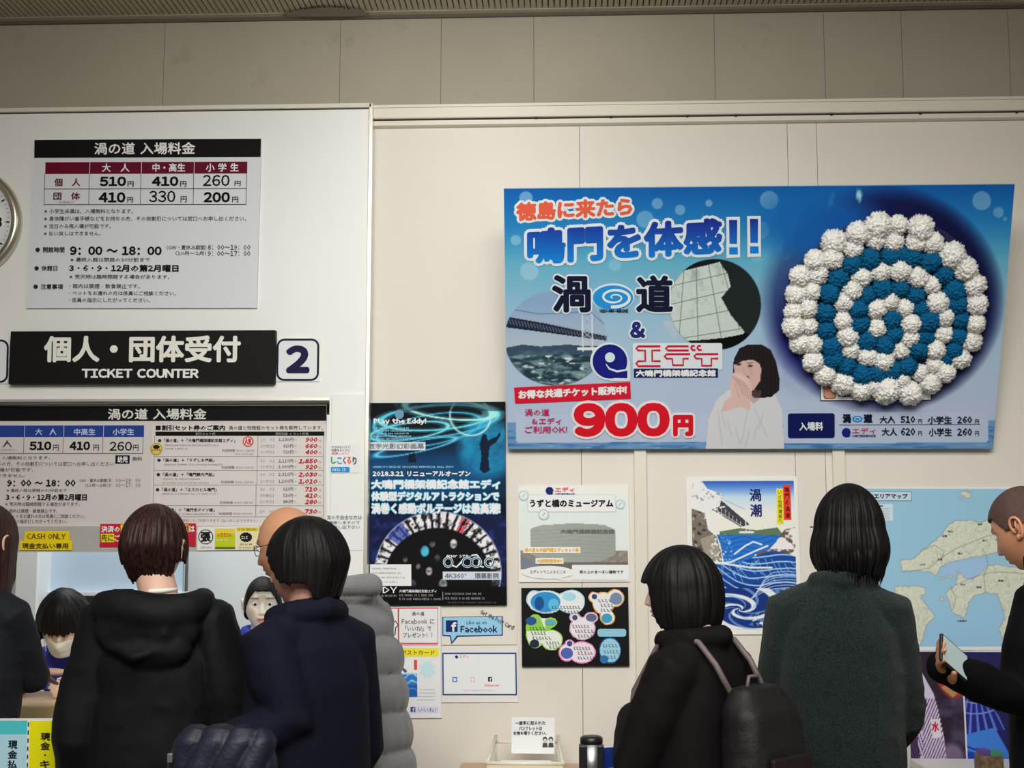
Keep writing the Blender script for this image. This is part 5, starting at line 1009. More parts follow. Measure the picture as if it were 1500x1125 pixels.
def head_arrays(k=1.0, fem=0.0, nu=112, nv=88, skin=(212, 176, 152), lip=(176, 104, 96), bald=False):
    """head surface: x right, y forward (face), z up, centre between the ears"""
    th = np.linspace(0, 2*PI, nu, endpoint=False); phv = np.linspace(-PI/2*.995, PI/2*.995, nv)
    T, Ph = np.meshgrid(th, phv); dx = np.cos(Ph)*np.sin(T); dy = np.cos(Ph)*np.cos(T); dz = np.sin(Ph)
    x = .0765*dx; y = .097*dy-.004; z = .116*dz
    lo = np.clip(-z/.116, 0, 1)
    x = x*(1-(.30+.06*fem)*lo**1.6)
    back = (dy < 0)
    y = np.where(back, y*(1-.55*sm(.15, .9, lo)), y); y = y+.010*lo**2*(~back)
    x = np.sign(x)*np.abs(x)
    y = np.where(dy > .2, np.minimum(y, .082+.0*z+.006*sm(.02, .06, z)), y)
    front = np.clip(dy*1.6, 0, 1)
    g = lambda cx, cz, sx, sz: np.exp(-((x-cx)/sx)**2-((z-cz)/sz)**2)
    ax = np.abs(x)
    nose = np.exp(-(x/.0105)**2)*sm(.030, -.030, z)*sm(-.046, -.034, z); y = y+front*(.0225*nose*(1+.1*(1-fem)))
    y = y+front*.006*(g(.012, -.034, .007, .007)+g(-.012, -.034, .007, .007))
    y = y-front*.0115*(g(.031, .006, .017, .012)+g(-.031, .006, .017, .012))
    y = y+front*(.0052*(1-.4*fem))*(np.exp(-((ax-.030)/.024)**2-((z-.026)/.009)**2))
    y = y+front*.0045*np.exp(-((ax-.040)/.017)**2-((z+.024)/.020)**2)
    y = y+front*(.0055*g(0, -.055, .019, .0050)+.0060*g(0, -.068, .016, .0055)-.0040*g(0, -.0612, .020, .0022)+.004*g(0, -.06, .03, .022))
    y = y+front*.0085*g(0, -.096, .020, .016)-front*.003*g(0, -.080, .020, .006)
    # eyeball lids
    y = y+front*.0052*(g(.031, .005, .0125, .0068)+g(-.031, .005, .0125, .0068))-front*.0016*(g(.031, .0135, .015, .0018)+g(-.031, .0135, .015, .0018))
    V = np.stack([x, y, z], -1).reshape(-1, 3)*k
    c = np.tile(np.array(skin, float), (nu*nv, 1)); xf, zf, fr = x.ravel(), z.ravel(), (front.ravel() > .3)
    def mixc(m, col): 
        nonlocal c
        m = (m*fr)[:, None]; c = c*(1-m)+np.array(col, float)*m
    lipm = np.clip(np.exp(-(xf/.021)**4-((zf+.0615)/.0088)**4)*1.2, 0, 1); mixc(lipm*.75, lip); mixc(np.exp(-(xf/.021)**4-((zf+.0612)/.0014)**2)*.8, (96, 48, 46))
    mixc(.25*np.exp(-((np.abs(xf)-.042)/.016)**2-((zf+.026)/.016)**2), (206, 140, 122))
    mixc(.85*np.clip(1.5*np.exp(-((np.abs(xf)-.033)/.0165)**4-((zf-.0275-.003*np.cos((np.abs(xf)-.033)/.018))/.0030)**2), 0, 1), (58, 44, 40))
    mixc(.8*np.exp(-((np.abs(xf)-.031)/.0125)**4-((zf-.0098+((np.abs(xf)-.031)/.03)**2*.02)/.0017)**2), (40, 28, 26))
    if bald:
        hm = ((V[:, 2]/k > .015)&(V[:, 1]/k < .045))|((V[:, 1]/k < -.01)&(V[:, 2]/k > -.05)); 
    faces = []
    for i in range(nv-1):
        for j in range(nu): faces.append((i*nu+j, i*nu+(j+1) % nu, (i+1)*nu+(j+1) % nu, (i+1)*nu+j))
    faces.append(tuple(range(nu))[::-1]); faces.append(tuple((nv-1)*nu+j for j in range(nu)))
    return V, faces, c
def ear_arrays(s, k, skin):
    bm = bmesh.new()
    pts = [(math.cos(a)*.0155*(1+.25*math.sin(a)), math.sin(a)*.0285) for a in np.linspace(-1.9, 3.6, 16)]
    add_tube(bm, [(s*.080+s*.008*math.sin(i/15*PI), -.012+(-p[0])*1.0, -.002+p[1]) for i, p in enumerate(pts)], [.0042]*16, 8)
    ell(bm, (s*.077, -.010, .0), (.006, .0145, .026), Euler((0, 0, s*.35)), 2); ell(bm, (s*.079, -.004, -.027), (.005, .007, .009), None, 2); ell(bm, (s*.081, .001, -.003), (.004, .004, .006), None, 2)
    add_tube(bm, [(s*.083, -.016, .016), (s*.086, -.012, .004), (s*.083, -.010, -.012)], [.003, .0036, .003], 6)
    V = np.array([v.co[:] for v in bm.verts])*k; bm.verts.index_update(); Fc = [tuple(v.index for v in f.verts) for f in bm.faces]; bm.free()
    c = np.tile(np.array(skin, float), (len(V), 1)); c *= np.where(np.abs(V[:, :1]/k) < .0815, .93, 1.0)
    return V, Fc, c
def hand_bm(bm, wrist, d, up, s=1, curl=.5, k=1.0, spread=.10):
    """palm, four unequal fingers with knuckle bends, a thumb from the side; d = pointing direction, up = back of the hand"""
    w = Vector(wrist); d = Vector(d).normalized(); up = Vector(up); up = (up-d*up.dot(d)).normalized(); side = d.cross(up)*s
    B = Matrix((side, d, up)).transposed().to_3x3(); 
    L = lambda x, y, z: w+B @ Vector((x*k, y*k, z*k))
    caps(bm, [w-d*.03*k, L(0, .02, 0)], [.025*k, .023*k], 12)
    for x0 in (-.026, -.009, .009, .026): caps(bm, [L(x0*.6, .015, 0), L(x0, .082, 0)], [.015*k, .0125*k], 10)
    for i, (x0, ln) in enumerate(((-.030, .072), (-.010, .082), (.010, .077), (.029, .060))):
        p = Vector((x0, .088, 0)); an = 0; pts = [p.copy()]; dirx = spread*(i-1.5)*.5
        for j, f in enumerate((.45, .32, .25)):
            an += curl*(.75, .95, .7)[j]; p = p+Vector((dirx*math.cos(an), math.cos(an), -math.sin(an)))*ln*f; pts.append(p.copy())
        caps(bm, [L(*q) for q in pts], [.0098*k, .0092*k, .0085*k, .0074*k], 10)
    caps(bm, [L(-.022, .022, -.004), L(-.046, .048, -.014), L(-.052, .072, -.022-.02*curl), L(-.048, .094, -.030-.03*curl)], [.015*k, .0125*k, .0105*k, .0088*k], 10)
def hair_surface(k, hem, rad=(.090, .112, .128), wfun=None, nu=200, nt=46, off=(0, -.008, .004), seed=1, relief=.0045, jag=.010, lift=0.0):
    """hem(alpha) -> z of the hair's end, alpha = angle from the face; strands run from the crown down"""
    ph = np.linspace(0, 2*PI, nu, endpoint=False); al = np.abs(np.arctan2(np.sin(ph), np.cos(ph)))
    hz = np.array([hem(math.degrees(a)) for a in al])
    jr = vnoise(np.stack([np.cos(ph)*9+seed, np.sin(ph)*9, ph*0], -1))-.5; jr2 = vnoise(np.stack([np.cos(ph)*34, np.sin(ph)*34+seed, ph*0], -1))-.5
    hz = hz+(jr*1.0+jr2*.9)*jag
    t = np.linspace(0.0, 1, nt)
    T, A = np.meshgrid(t, ph, indexing='ij'); HZ = np.tile(hz, (nt, 1))
    # parameter: polar angle down to the equator, then straight down
    top = rad[2]; thh = np.where(HZ >= 0, np.arccos(np.clip(HZ/top, -1, 1)), PI/2)
    arc = thh*rad[1]; drop = np.maximum(0, -HZ); tot = arc+drop; l = T*tot
    th = np.minimum(l/rad[1], PI/2); z = np.where(l <= arc, top*np.cos(th), -(l-arc)); s = np.sin(th)
    X = rad[0]*s*np.sin(A); Y = rad[1]*s*np.cos(A)
    wx, wy, oy = wfun(z) if wfun else (1+0*z, 1+0*z, 0*z)
    st = vnoise(np.stack([np.cos(A)*26+seed, np.sin(A)*26, T*1.2], -1)); st2 = vnoise(np.stack([np.cos(A)*70, np.sin(A)*70+seed, T*2.0], -1)); big = vnoise(np.stack([np.cos(A)*4+seed, np.sin(A)*4, z*9], -1))
    rr = 1+(relief*((st-.5)*1.2+(st2-.5)*.8)+(big-.5)*.010+lift*np.sin(T*PI))/.1*np.clip(s*2, 0, 1)
    X = X*wx*rr; Y = Y*wy*rr+oy
    def pack(sc, dz=0): return np.stack([X*sc, Y*sc, np.where(z > 0, z*sc, z)+dz], -1).reshape(-1, 3)
    o = np.array(off); V = (np.vstack([pack(1.0)+o, pack(.93)+o]))*k; N = nt*nu; F_ = []
    for i in range(nt-1):
        for j in range(nu):
            a, b = i*nu+j, i*nu+(j+1) % nu
            F_.append((a, a+nu, b+nu, b)); F_.append((N+a, N+b, N+b+nu, N+a+nu))
    for j in range(nu): a, b = (nt-1)*nu+j, (nt-1)*nu+(j+1) % nu; F_.append((a, a+N, b+N, b))
    return V, F_
def mesh_from(V, Fc, name, col=None):
    me = bpy.data.meshes.new(name); me.from_pydata(np.asarray(V).tolist(), [], [tuple(f) for f in Fc])
    if col is not None: colr(me, col)
    me.polygons.foreach_set('use_smooth', [True]*len(me.polygons)); return me
def hair_mat(name, c, c2, rough=.38):
    m = mat(name, c, rough, noise=.0, spec=.28); nt = m.node_tree; b = nt.nodes['Principled BSDF']
    tc = nt.nodes.new('ShaderNodeTexCoord'); mp = nt.nodes.new('ShaderNodeMapping'); mp.inputs['Scale'].default_value = (160, 160, 10)
    n = nt.nodes.new('ShaderNodeTexNoise'); n.inputs['Scale'].default_value = 1.0; n.inputs['Detail'].default_value = 3
    nt.links.new(tc.outputs['Object'], mp.inputs[0]); nt.links.new(mp.outputs[0], n.inputs['Vector'])
    b.inputs['Specular IOR Level'].default_value = .18; r = nt.nodes.new('ShaderNodeValToRGB'); r.color_ramp.elements[0].position = .35; r.color_ramp.elements[1].position = .7
    r.color_ramp.elements[0].color = (*ph(c), 1); r.color_ramp.elements[1].color = (*ph(c2), 1); nt.links.new(n.outputs['Fac'], r.inputs[0]); nt.links.new(r.outputs[0], b.inputs['Base Color'])
    bn = nt.nodes.new('ShaderNodeBump'); bn.inputs['Strength'].default_value = .5; bn.inputs['Distance'].default_value = .003; nt.links.new(n.outputs['Fac'], bn.inputs['Height']); nt.links.new(bn.outputs[0], b.inputs['Normal']); return m
def folds(amp=.007, f=7.0, vert=.35, seed=0, fine=.0015):
    def d(V):
        a = 1-np.abs(vnoise(np.c_[V[:, 0]*f, V[:, 1]*f, V[:, 2]*f*vert]+seed*3.1)*2-1); b = vnoise(np.c_[V[:, 0]*f*.8+V[:, 2]*f*.9, V[:, 1]*f*2, V[:, 2]*f*1.3-V[:, 0]*f*.5]+seed*9.7)
        c = 1-np.abs(vnoise(V*f*3.2+seed)*2-1)
        return amp*(a**1.5-.45)+amp*.8*(b-.5)+fine*(c-.5)*2
    return d
def person(label, loc, rot, H=1.62, skin=(206, 168, 146), arms=None, lean=0.0, fem=0.0, head_rot=(0, 0, 0), voxel=.008, pants=(24, 24, 28), build=1.0, feet=True, hands=None, group=None, head_fwd=.02, headk=1.0, head_x=0.0, ears=True, world_arm=None):
    """returns a dict with the root and the joint positions (local: x right, y facing, z up)"""
    t = thing('person', label, 'person', loc, rot, group=group); k = H/1.70*(1.02)*headk; build *= .84
    lz = lambda z: lean*max(0, z-.55*H)
    hip, sh = .52*H, (.815-.012*fem)*H; sw = (.178-.018*fem)*build*H/1.7
    J = dict(root=t, H=H, k=k, sw=sw, lean=lz, b=build)
    hc = Vector((head_x, lz(.93*H)+head_fwd, H-.118*k)); J['hc'] = hc; J['hr'] = Euler(head_rot)
    bm = bmesh.new()
    loft(bm, [(0, lz(z*H)+o, z*H, rx*build*H/1.7, ry*build*H/1.7) for z, rx, ry, o in ((.46, .12, .08, 0), (.50, .165, .105, 0), (.55, .16, .105, 0), (.62, .138, .095, 0), (.70, .155, .105, 0), (.76, .165, .11, 0), (.80, .15, .09, -.005), (.83, .09, .065, -.01), (.85, .05, .05, -.005))])
    caps(bm, [(0, lz(.80*H)-.015, .80*H), (0, lz(.86*H)-.005, .86*H), (hc.x, hc.y-.02, hc.z-.05*k)], [.062, .054*(1-.12*fem), .052*(1-.12*fem)])
    arms = dict(arms or {})
    if world_arm:
        Mi = (Matrix.Translation(Vector(loc)) @ Matrix.Rotation(rot, 4, 'Z')).inverted()
        arms[world_arm[0]] = [Mi @ world_arm[1], Mi @ world_arm[2]]; arms[world_arm[0]] = [Vector((q.x/.86, q.y, q.z)) for q in arms[world_arm[0]]]
    for s in (-1, 1):
        a = [(q[0]*.86, q[1], q[2]) for q in arms[s]] if arms.get(s) else [(s*(sw+.035), lz(.6*H)-.02, .625*H), (s*(sw+.04), lz(.5*H)+.03, .475*H)]
        S = Vector((s*sw, lz(sh)-.01, sh)); E_, W_ = Vector(a[0]), Vector(a[1]); J[s] = (S, E_, W_)
        caps(bm, [S-Vector((s*.03, 0, 0)), S, S.lerp(E_, .5), E_, E_.lerp(W_, .35), W_], [.055, .056*build, .046, .040, .040, .027])
        d = (W_-E_).normalized(); hd = (hands or {}).get(s) or (d, Vector((s, 0, .2)), .45)
        hand_bm(bm, W_+d*.01, hd[0], hd[1], s=s, curl=hd[2], k=.98*H/1.7)
        if feet:
            caps(bm, [(s*.072, 0, .50*H), (s*.082, .015, .275*H), (s*.090, -.01, .06*H)], [.074, .054, .040]); caps(bm, [(s*.092, -.03, .035), (s*.1, .13, .03)], [.034, .030])
    body = remesh(bm, voxel, 3); n0 = len(body.vertices)
    # join the head (own fine surface, rooted on the neck) into the same body mesh
    hv, hf, hcx = head_arrays(k, fem, skin=skin); R_ = J['hr'].to_matrix(); hn = np.array(R_)
    for s in ((-1, 1) if ears else ()):
        ev, ef, ec = ear_arrays(s, k, skin); m0 = len(hv); hv = np.vstack([hv, ev]); hf = hf+[tuple(i+m0 for i in f) for f in ef]; hcx = np.vstack([hcx, ec])
    hv = hv @ hn.T+np.array(hc)
    V = np.empty(n0*3); body.vertices.foreach_get('co', V); V = V.reshape(-1, 3); Fb = [tuple(p.vertices) for p in body.polygons]; bpy.data.meshes.remove(body)
    me = mesh_from(np.vstack([V, hv]), Fb+[tuple(i+n0 for i in f) for f in hf], 'body', np.vstack([np.tile(np.array(skin, float)*.96, (n0, 1)), hcx]))
    link('body', me, t, M_SKIN)
    # eyes
    for s in (-1, 1):
        bm = bmesh.new(); bmesh.ops.create_icosphere(bm, subdivisions=3, radius=.0122*k); 
        m2 = bpy.data.meshes.new('eye'); bm.to_mesh(m2); bm.free(); EV = np.array([v.co[:] for v in m2.vertices]); cc = np.tile(np.array((226, 222, 216.)), (len(EV), 1)); r_ = np.hypot(EV[:, 0], EV[:, 2]+.001)/k; cc[(r_ < .0062)&(EV[:, 1] > 0)] = (40, 26, 20); colr(m2, cc); m2.polygons.foreach_set('use_smooth', [True]*len(m2.polygons))
        o = link('eye', m2, t, M_PRINT); o.location = hc+R_ @ Vector((s*.031*k, .0715*k, .0055*k)); o.rotation_euler = J['hr']
    if feet:
        bm = bmesh.new()
        for s in (-1, 1): caps(bm, [(s*.072, 0, .50*H), (s*.082, .015, .275*H), (s*.090, -.008, .05*H)], [.086, .070, .064])
        q = build*1.04; loft(bm, [(0, 0, .44*H, .15*q, .11*q), (0, 0, .50*H, .170*q, .115*q), (0, 0, .57*H, .150*q, .105*q), (0, lz(.6*H), .59*H, .13*q, .09*q)])
        link('trousers', remesh(bm, .014, 3, folds(.006, 9, .5, 2)), t, mat('cloth_'+'_'.join(map(str, pants)), pants, .8, bump=.3, bscale=300))
        for s in (-1, 1):
            bm = bmesh.new(); caps(bm, [(s*.092, -.045, .042), (s*.096, .03, .045), (s*.102, .15, .034)], [.042, .046, .038]); add_box(bm, s*.098-.042, s*.098+.042, -.085, .185, 0, .022, .006)
            link('shoe', remesh(bm, .009, 2), t, mat('shoe_black', (30, 29, 30), .5))
    return J
def garment(J, name, m, hem=.46, rings=None, sleeve=(.066, .058, .046), voxel=.009, disp=None, extra=None, collar=None, sl_end=.94, smooth=3, cuffs=True, puff=1.0, arms=True):
    H, lz, t = J['H'], J['lean'], J['root']; b = H/1.7*J['b']*1.03; bm = bmesh.new(); sleeve = [q*.88 for q in sleeve]
    rings = rings or ((hem, .20, .135), (.52, .195, .135), (.60, .175, .125), (.68, .180, .128), (.75, .188, .132), (.79, .176, .118), (.825, .118, .088), (.85, .072, .070))
    loft(bm, [(0, lz(z*H)-.006, z*H, rx*b*puff, ry*b*puff) for z, rx, ry in rings])
    if arms:
        for s in (-1, 1):
            S, E_, W_ = J[s]; W2 = E_.lerp(W_, sl_end)
            caps(bm, [S-Vector((s*.05, 0, -.004)), S+Vector((0, 0, -.006)), S.lerp(E_, .5), E_, E_.lerp(W2, .5), W2], [.062*puff, sleeve[0]*1.06, sleeve[0], sleeve[1], (sleeve[1]+sleeve[2])/2, sleeve[2]])
    if collar: add_tube(bm, [(0, lz(z*H)+y, z*H) for z, y, r in collar], [r for z, y, r in collar], 24)
    if extra: extra(bm, J)
    me = remesh(bm, voxel, smooth, disp); me.materials.append(m); return link(name, me, t)
def put_hair(J, name, m, hem, **kw):
    V, F_ = hair_surface(J['k'], hem, **kw); V = V @ np.array(J['hr'].to_matrix()).T+np.array(J['hc']); return link(name, mesh_from(V, F_, name), J['root'], m)
def put_locks(J, m, paths, name='hair_lock'):
    bm = bmesh.new(); R_ = J['hr'].to_matrix()
    for pts, r0 in paths:
        P_ = [J['hc']+R_ @ (Vector(p)*J['k']) for p in pts]; n = len(P_); add_tube(bm, P_, [r0*(1-.85*(i/(n-1))**1.5) for i in range(n)], 6)
    o = bm_obj(name, bm, m, J['root'], True); o['kind'] = 'stuff'; return o
def at_head(px, py, Y, H, k=None, hf=0.0, rot=0.0):
    """floor position that puts the top of the head at a photo point, at depth Y; returns x and the height"""
    p = P(px, py, Y); return p.x, p.z
BLACK_HAIR = hair_mat('black_hair', (11, 9, 10), (22, 18, 20), .5); BROWN_HAIR = hair_mat('dark_brown_hair', (26, 15, 15), (58, 36, 33), .40); LONG_HAIR = hair_mat('long_brown_hair', (30, 18, 17), (64, 42, 37), .40)
def bob(front=.035, side=-.13, a0=42, a1=72):
    def h(a):
        if a < a0: return front
        if a < a1: t = (a-a0)/(a1-a0); return front+(side*.8-front)*t*t*(3-2*t)
        return side*.8+(side-side*.8)*min(1, (a-a1)/40)
    return h
def short(front=.045, ear=.0, nape=-.075):
    def h(a):
        if a < 48: return front
        if a < 74: return front+(ear-front)*(a-48)/26
        if a < 108: return ear-.01
        if a < 135: return ear-.01+(nape-ear)*(a-108)/27
        return nape
    return h
def skull_w(bulge=0.0, taper=.35, fwd=.018):
    def w(z):
        t = np.clip(-z/.10, 0, 1.6); return 1+bulge*np.sin(np.clip(t, 0, 1)*PI)-taper*.55*t**1.4, 1-taper*t**1.3, fwd*t
    return w
def bob_w(b=.10, end=.05, zmax=.13):
    def w(z):
        t = np.clip(-z/zmax, 0, 1.3); f = 1+b*np.sin(np.clip(t*.8, 0, 1)*PI)-end*t**2.5; return f, f-.04*t, .004*t
    return w
# ---- 1  hooded customer, back view
def hooded():
    x, z = at_head(231, 746, -1.2, 0)
    J = person('person in a loose black hooded coat seen from behind at the ticket counter', (x+.022, -1.24, 0), .06, H=z, arms={-1: [(-.236, -.04, .98), (-.245, .08, .70)], 1: [(.255, .0, .98), (.22, .20, .80)]}, build=.98, head_x=-.02, head_rot=(-.08, 0, -.08))
    m = mat('black_coat_cloth', (15, 16, 18), .6, bump=.35, bscale=380, spec=.16)
    def ex(bm, J):
        H = J['H']; pts = []
        for i in range(17):
            a = PI*(-.10+1.20*i/16)+PI; r = .108; pts.append((r*1.16*math.cos(a), -.035+r*.85*math.sin(a), .843*H-.030*math.sin(-a)+.008*math.cos(3*a)))
        add_tube(bm, pts, [.026+.022*math.sin(PI*i/16) for i in range(17)], 14)
        ell(bm, (-.005, -.105, .795*H), (.135, .048, .066)); ell(bm, (.02, -.125, .765*H), (.095, .038, .046))
        caps(bm, [(-.135, -.05, .790*H), (-.07, -.125, .805*H), (.05, -.135, .79*H), (.14, -.05, .805*H)], [.024, .028, .030, .026])
        caps(bm, [(-.10, -.12, .775*H), (-.02, -.165, .755*H), (.09, -.135, .775*H)], [.014, .018, .014])
        for s in (-1, 1): caps(bm, [(s*.13, -.02, .80*H), (s*.12, .06, .79*H), (s*.05, .11, .74*H)], [.034, .032, .028])
    garment(J, 'hooded_coat', m, hem=.36, rings=((.34, .235, .165), (.44, .228, .162), (.55, .218, .155), (.66, .212, .150), (.74, .205, .144), (.79, .172, .122), (.825, .115, .092), (.845, .08, .075)), sleeve=(.078, .070, .058), disp=folds(.017, 6.5, .30, 3, .0022), extra=ex, voxel=.0085)
    put_hair(J, 'hair', BROWN_HAIR, short(.02, -.022, -.096), rad=(.093, .115, .130), wfun=skull_w(.02, .42, .022), jag=.020, relief=.009, seed=3)
    bm = bmesh.new(); add_tube(bm, [(-.015+.062*math.cos(a), -.008+.060*math.sin(a), .8625*J['H']+.004*math.sin(a)) for a in np.linspace(-1.5, .9, 14)], .0065, 8); bm_obj('white_collar', bm, mat('white_collar', (214, 208, 200), .7), J['root'], True)
    bm = bmesh.new(); hc, k = J['hc'], J['k']
    for s in (-1, 1): add_tube(bm, [hc+Vector((s*.080*k, y*k, zz*k)) for y, zz in ((.07, .012), (.02, .012), (-.015, .006), (-.024, -.012))], .0022, 6)
    bm_obj('spectacle_arm', bm, mat('dark_frame_plastic', (30, 26, 26), .3), J['root'])
    return J
hooded()
# ---- 2  bald customer in a grey puffer coat
def bald():
    Y = -1.08; p = P(437, 741, Y); skin = (172, 124, 94)
    J = person('bald person with glasses in a grey quilted puffer coat, half hidden in the queue', (p.x+.132, Y, 0), 1.25, H=p.z, skin=skin, lean=.09, head_rot=(-.22, 0, .10), head_fwd=.125, arms={1: [(.26, -.03, .98), (.22, .12, .74)], -1: [(-.25, .0, .98), (-.20, .18, .78)]}, build=1.20)
    m = mat('grey_puffer_nylon', (112, 112, 114), .42, noise=.05, nscale=12, bump=.4, bscale=70)
    def d(V):
        q = (V[:, 2]+.02*vnoise(np.c_[V[:, 0]*5, V[:, 1]*5, V[:, 2]*0])+.03*V[:, 0])/.105; s = np.abs(np.sin(PI*q))**.55; w = 1-np.abs(vnoise(V*np.array([22, 22, 16]))*2-1); return .020*(s-.6)+.005*(w-.5)*(1.3-s)+.004*(vnoise(V*9)-.5)
    def ex(bm, J): caps(bm, [(-.08, .03, .84*J['H']), (-.09, -.04, .85*J['H']), (0, -.085, .855*J['H']), (.09, -.04, .85*J['H']), (.08, .03, .84*J['H'])], [.035]*5)
    garment(J, 'puffer_coat', m, rings=((.30, .235, .19), (.45, .235, .19), (.56, .228, .185), (.66, .222, .178), (.75, .218, .17), (.80, .185, .14), (.83, .13, .10), (.845, .09, .085)), sleeve=(.090, .082, .064), disp=d, extra=ex, smooth=2, voxel=.0075, puff=1.02)
    hc, k = J['hc'], J['k']; R_ = J['hr'].to_matrix(); bm = bmesh.new()
    for s in (-1, 1):
        add_tube(bm, [hc+R_ @ Vector(((s*.032+.021*math.cos(a))*k, (.092-.006*abs(math.cos(a)))*k, (.004+.016*math.sin(a))*k)) for a in np.linspace(0, 2*PI, 20)], .0012, 6)
        add_tube(bm, [hc+R_ @ Vector((s*q[0]*k, q[1]*k, q[2]*k)) for q in ((.054, .088, .008), (.078, .06, .010), (.083, .0, .008), (.082, -.02, -.006))], .0013, 6)
    add_tube(bm, [hc+R_ @ Vector((x*k, .098*k, .008*k)) for x in (-.011, 0, .011)], .0012, 6); bm_obj('glasses', bm, mat('steel_wire', (120, 118, 116), .25, metal=.9), J['root'])
    # a thin fringe of grey hair low round the back
    put_hair(J, 'hair_fringe', hair_mat('grey_thin_hair', (104, 84, 72), (150, 128, 110), .6), lambda a: .035 if a < 90 else (-.055 if a > 120 else -.02), rad=(.0795, .0985, .119), wfun=skull_w(.0, .40, .022), relief=.001, jag=.004, off=(0, -.0085, -.055)) if False else None
bald()
# ---- 3  dark navy coat, turned towards the counter, in front of the puffer coat
def navy():
    Y = -1.52; p = P(462, 764, Y)
    J = person('person with short black hair in a plain midnight navy coat, standing closest in the queue', (p.x-.018, Y, 0), .90, H=p.z, skin=(176, 132, 116), head_rot=(-.10, 0, .42), head_fwd=.01, world_arm=(-1, P(425, 1062, -1.66), P(338, 1088, -1.71)), arms={-1: [(-.20, .05, 1.0), (-.12, .24, .92)], 1: [(.24, .02, .98), (.20, .18, .76)]}, fem=.3)
    m = mat('midnight_cloth', (15, 16, 29), .8, bump=.2, bscale=420, spec=.15)
    def ex(bm, J): caps(bm, [(-.07, .04, .845*J['H']), (-.075, -.03, .855*J['H']), (0, -.07, .862*J['H']), (.075, -.03, .855*J['H']), (.07, .04, .845*J['H'])], [.03]*5)
    garment(J, 'coat', m, rings=((.32, .24, .175), (.45, .232, .17), (.56, .222, .162), (.66, .214, .155), (.75, .206, .148), (.80, .182, .125), (.83, .125, .092), (.845, .08, .075)), sleeve=(.078, .070, .056), disp=folds(.007, 5, .3, 7), extra=ex)
    put_hair(J, 'hair', BLACK_HAIR, lambda a: .035 if a < 40 else (.035-.085*(a-40)/30 if a < 70 else (-.05 if a < 105 else (-.05-.05*(a-105)/25 if a < 130 else -.10))), rad=(.098, .118, .130), wfun=skull_w(.02, .22, .012), jag=.012, seed=5)
    # quilted navy bag on the forearm
    c = P(326, 1118, -1.80); t = thing('quilted_bag', 'small navy quilted bag held low at the back of the hooded coat', 'bag', (c.x, -1.80, c.z-.075), 0)
    bm = bmesh.new(); loft(bm, [(0, 0, .0, .05, .03), (0, 0, .012, .115, .05), (0, 0, .07, .125, .06), (.004, 0, .13, .118, .05), (.008, 0, .158, .09, .028)], sq=.7)
    bm2 = remesh(bm, .006, 2, lambda V: .010*(np.abs(np.sin(PI*(V[:, 0]+.02*np.sin(V[:, 2]*30))/.062))**.5-.6)+.004*(vnoise(V*30)-.5)); bm2.materials.append(mat('navy_nylon', (17, 20, 38), .5, bump=.3, bscale=120)); link('bag_body', bm2, t)
    bm = bmesh.new(); add_box(bm, -.112, -.100, -.062, -.050, .085, .105, .002); bm_obj('zip_pull', bm, mat('zip_silver', (150, 150, 156), .3, metal=.8), t)
navy()
# ---- 4  walking woman with a bob and a backpack, closest on this side
def walker():
    Y = -1.42; p = P(992, 806, Y)
    J = person('person with a black bob walking past in a dark coat and backpack', (p.x+.048, Y, 0), .88, H=p.z, skin=(190, 158, 146), fem=1, head_rot=(-.05, 0, .45), head_fwd=.052, arms={1: [(.23, -.05, .90), (.22, .06, .66)], -1: [(-.225, .06, .96), (-.055, .165, 1.06)]}, hands={-1: (Vector((1, .1, .2)), Vector((0, 1, 0)), .8)}, headk=1.0, build=1.06, ears=False)
    m = mat('brown_black_cloth', (15, 12, 13), .75, bump=.3, bscale=300, spec=.15)
    def ex(bm, J): caps(bm, [(-.07, .05, .845*J['H']), (-.075, -.03, .85*J['H']), (0, -.075, .855*J['H']), (.075, -.03, .85*J['H']), (.07, .05, .845*J['H'])], [.026]*5)
    garment(J, 'coat', m, hem=.38, rings=((.36, .215, .165), (.46, .21, .16), (.56, .20, .15), (.66, .196, .145), (.75, .188, .14), (.80, .168, .118), (.83, .118, .088), (.845, .075, .072)), disp=folds(.007, 7, .35, 11), extra=ex, sleeve=(.072, .064, .052))
    put_hair(J, 'hair', BLACK_HAIR, bob(.03, -.132, 34, 62), rad=(.099, .118, .130), wfun=bob_w(.06, .14, .12), jag=.010, seed=8)
    H = J['H']; t = thing('backpack', 'black backpack with pale grey straps worn by the walking person with the bob', 'backpack', J['root'].location, .88)
    bm = bmesh.new(); loft(bm, [(0, -.19, .535*H, .09, .05), (0, -.195, .545*H, .125, .07), (0, -.195, .64*H, .13, .075), (0, -.185, .735*H, .12, .062), (0, -.17, .775*H, .08, .038)], sq=.7)
    link('pack_body', remesh(bm, .009, 3, folds(.006, 10, .8, 4)), t, mat('pack_nylon', (14, 12, 14), .6, bump=.3, bscale=150))
    ms = mat('strap_grey', (92, 82, 80), .5)
    for s in (-1, 1):
        bm = bmesh.new(); add_tube(bm, [(s*.075, -.15, .765*H), (s*.080, -.108, .812*H), (s*.080, -.06, .846*H), (s*.082, -.01, .858*H), (s*.088, .06, .838*H), (s*.10, .128, .76*H), (s*.125, .13, .68*H), (s*.15, .02, .60*H), (s*.12, -.17, .58*H)], .008, 8)
        for v in bm.verts: pass
        bm_obj('shoulder_strap', bm, ms, t, True)
    bm = bmesh.new(); add_tube(bm, [(-.03, -.165, .77*H), (-.02, -.165, .792*H), (.02, -.165, .792*H), (.03, -.165, .77*H)], .005, 8); bm_obj('grab_handle', bm, ms, t, True)
    bm = bmesh.new(); add_box(bm, -.09, .09, -.278, -.262, .58*H, .67*H, .006); bm_obj('front_pocket', bm, mat('pocket_dark', (26, 17, 19), .5), t)
walker()
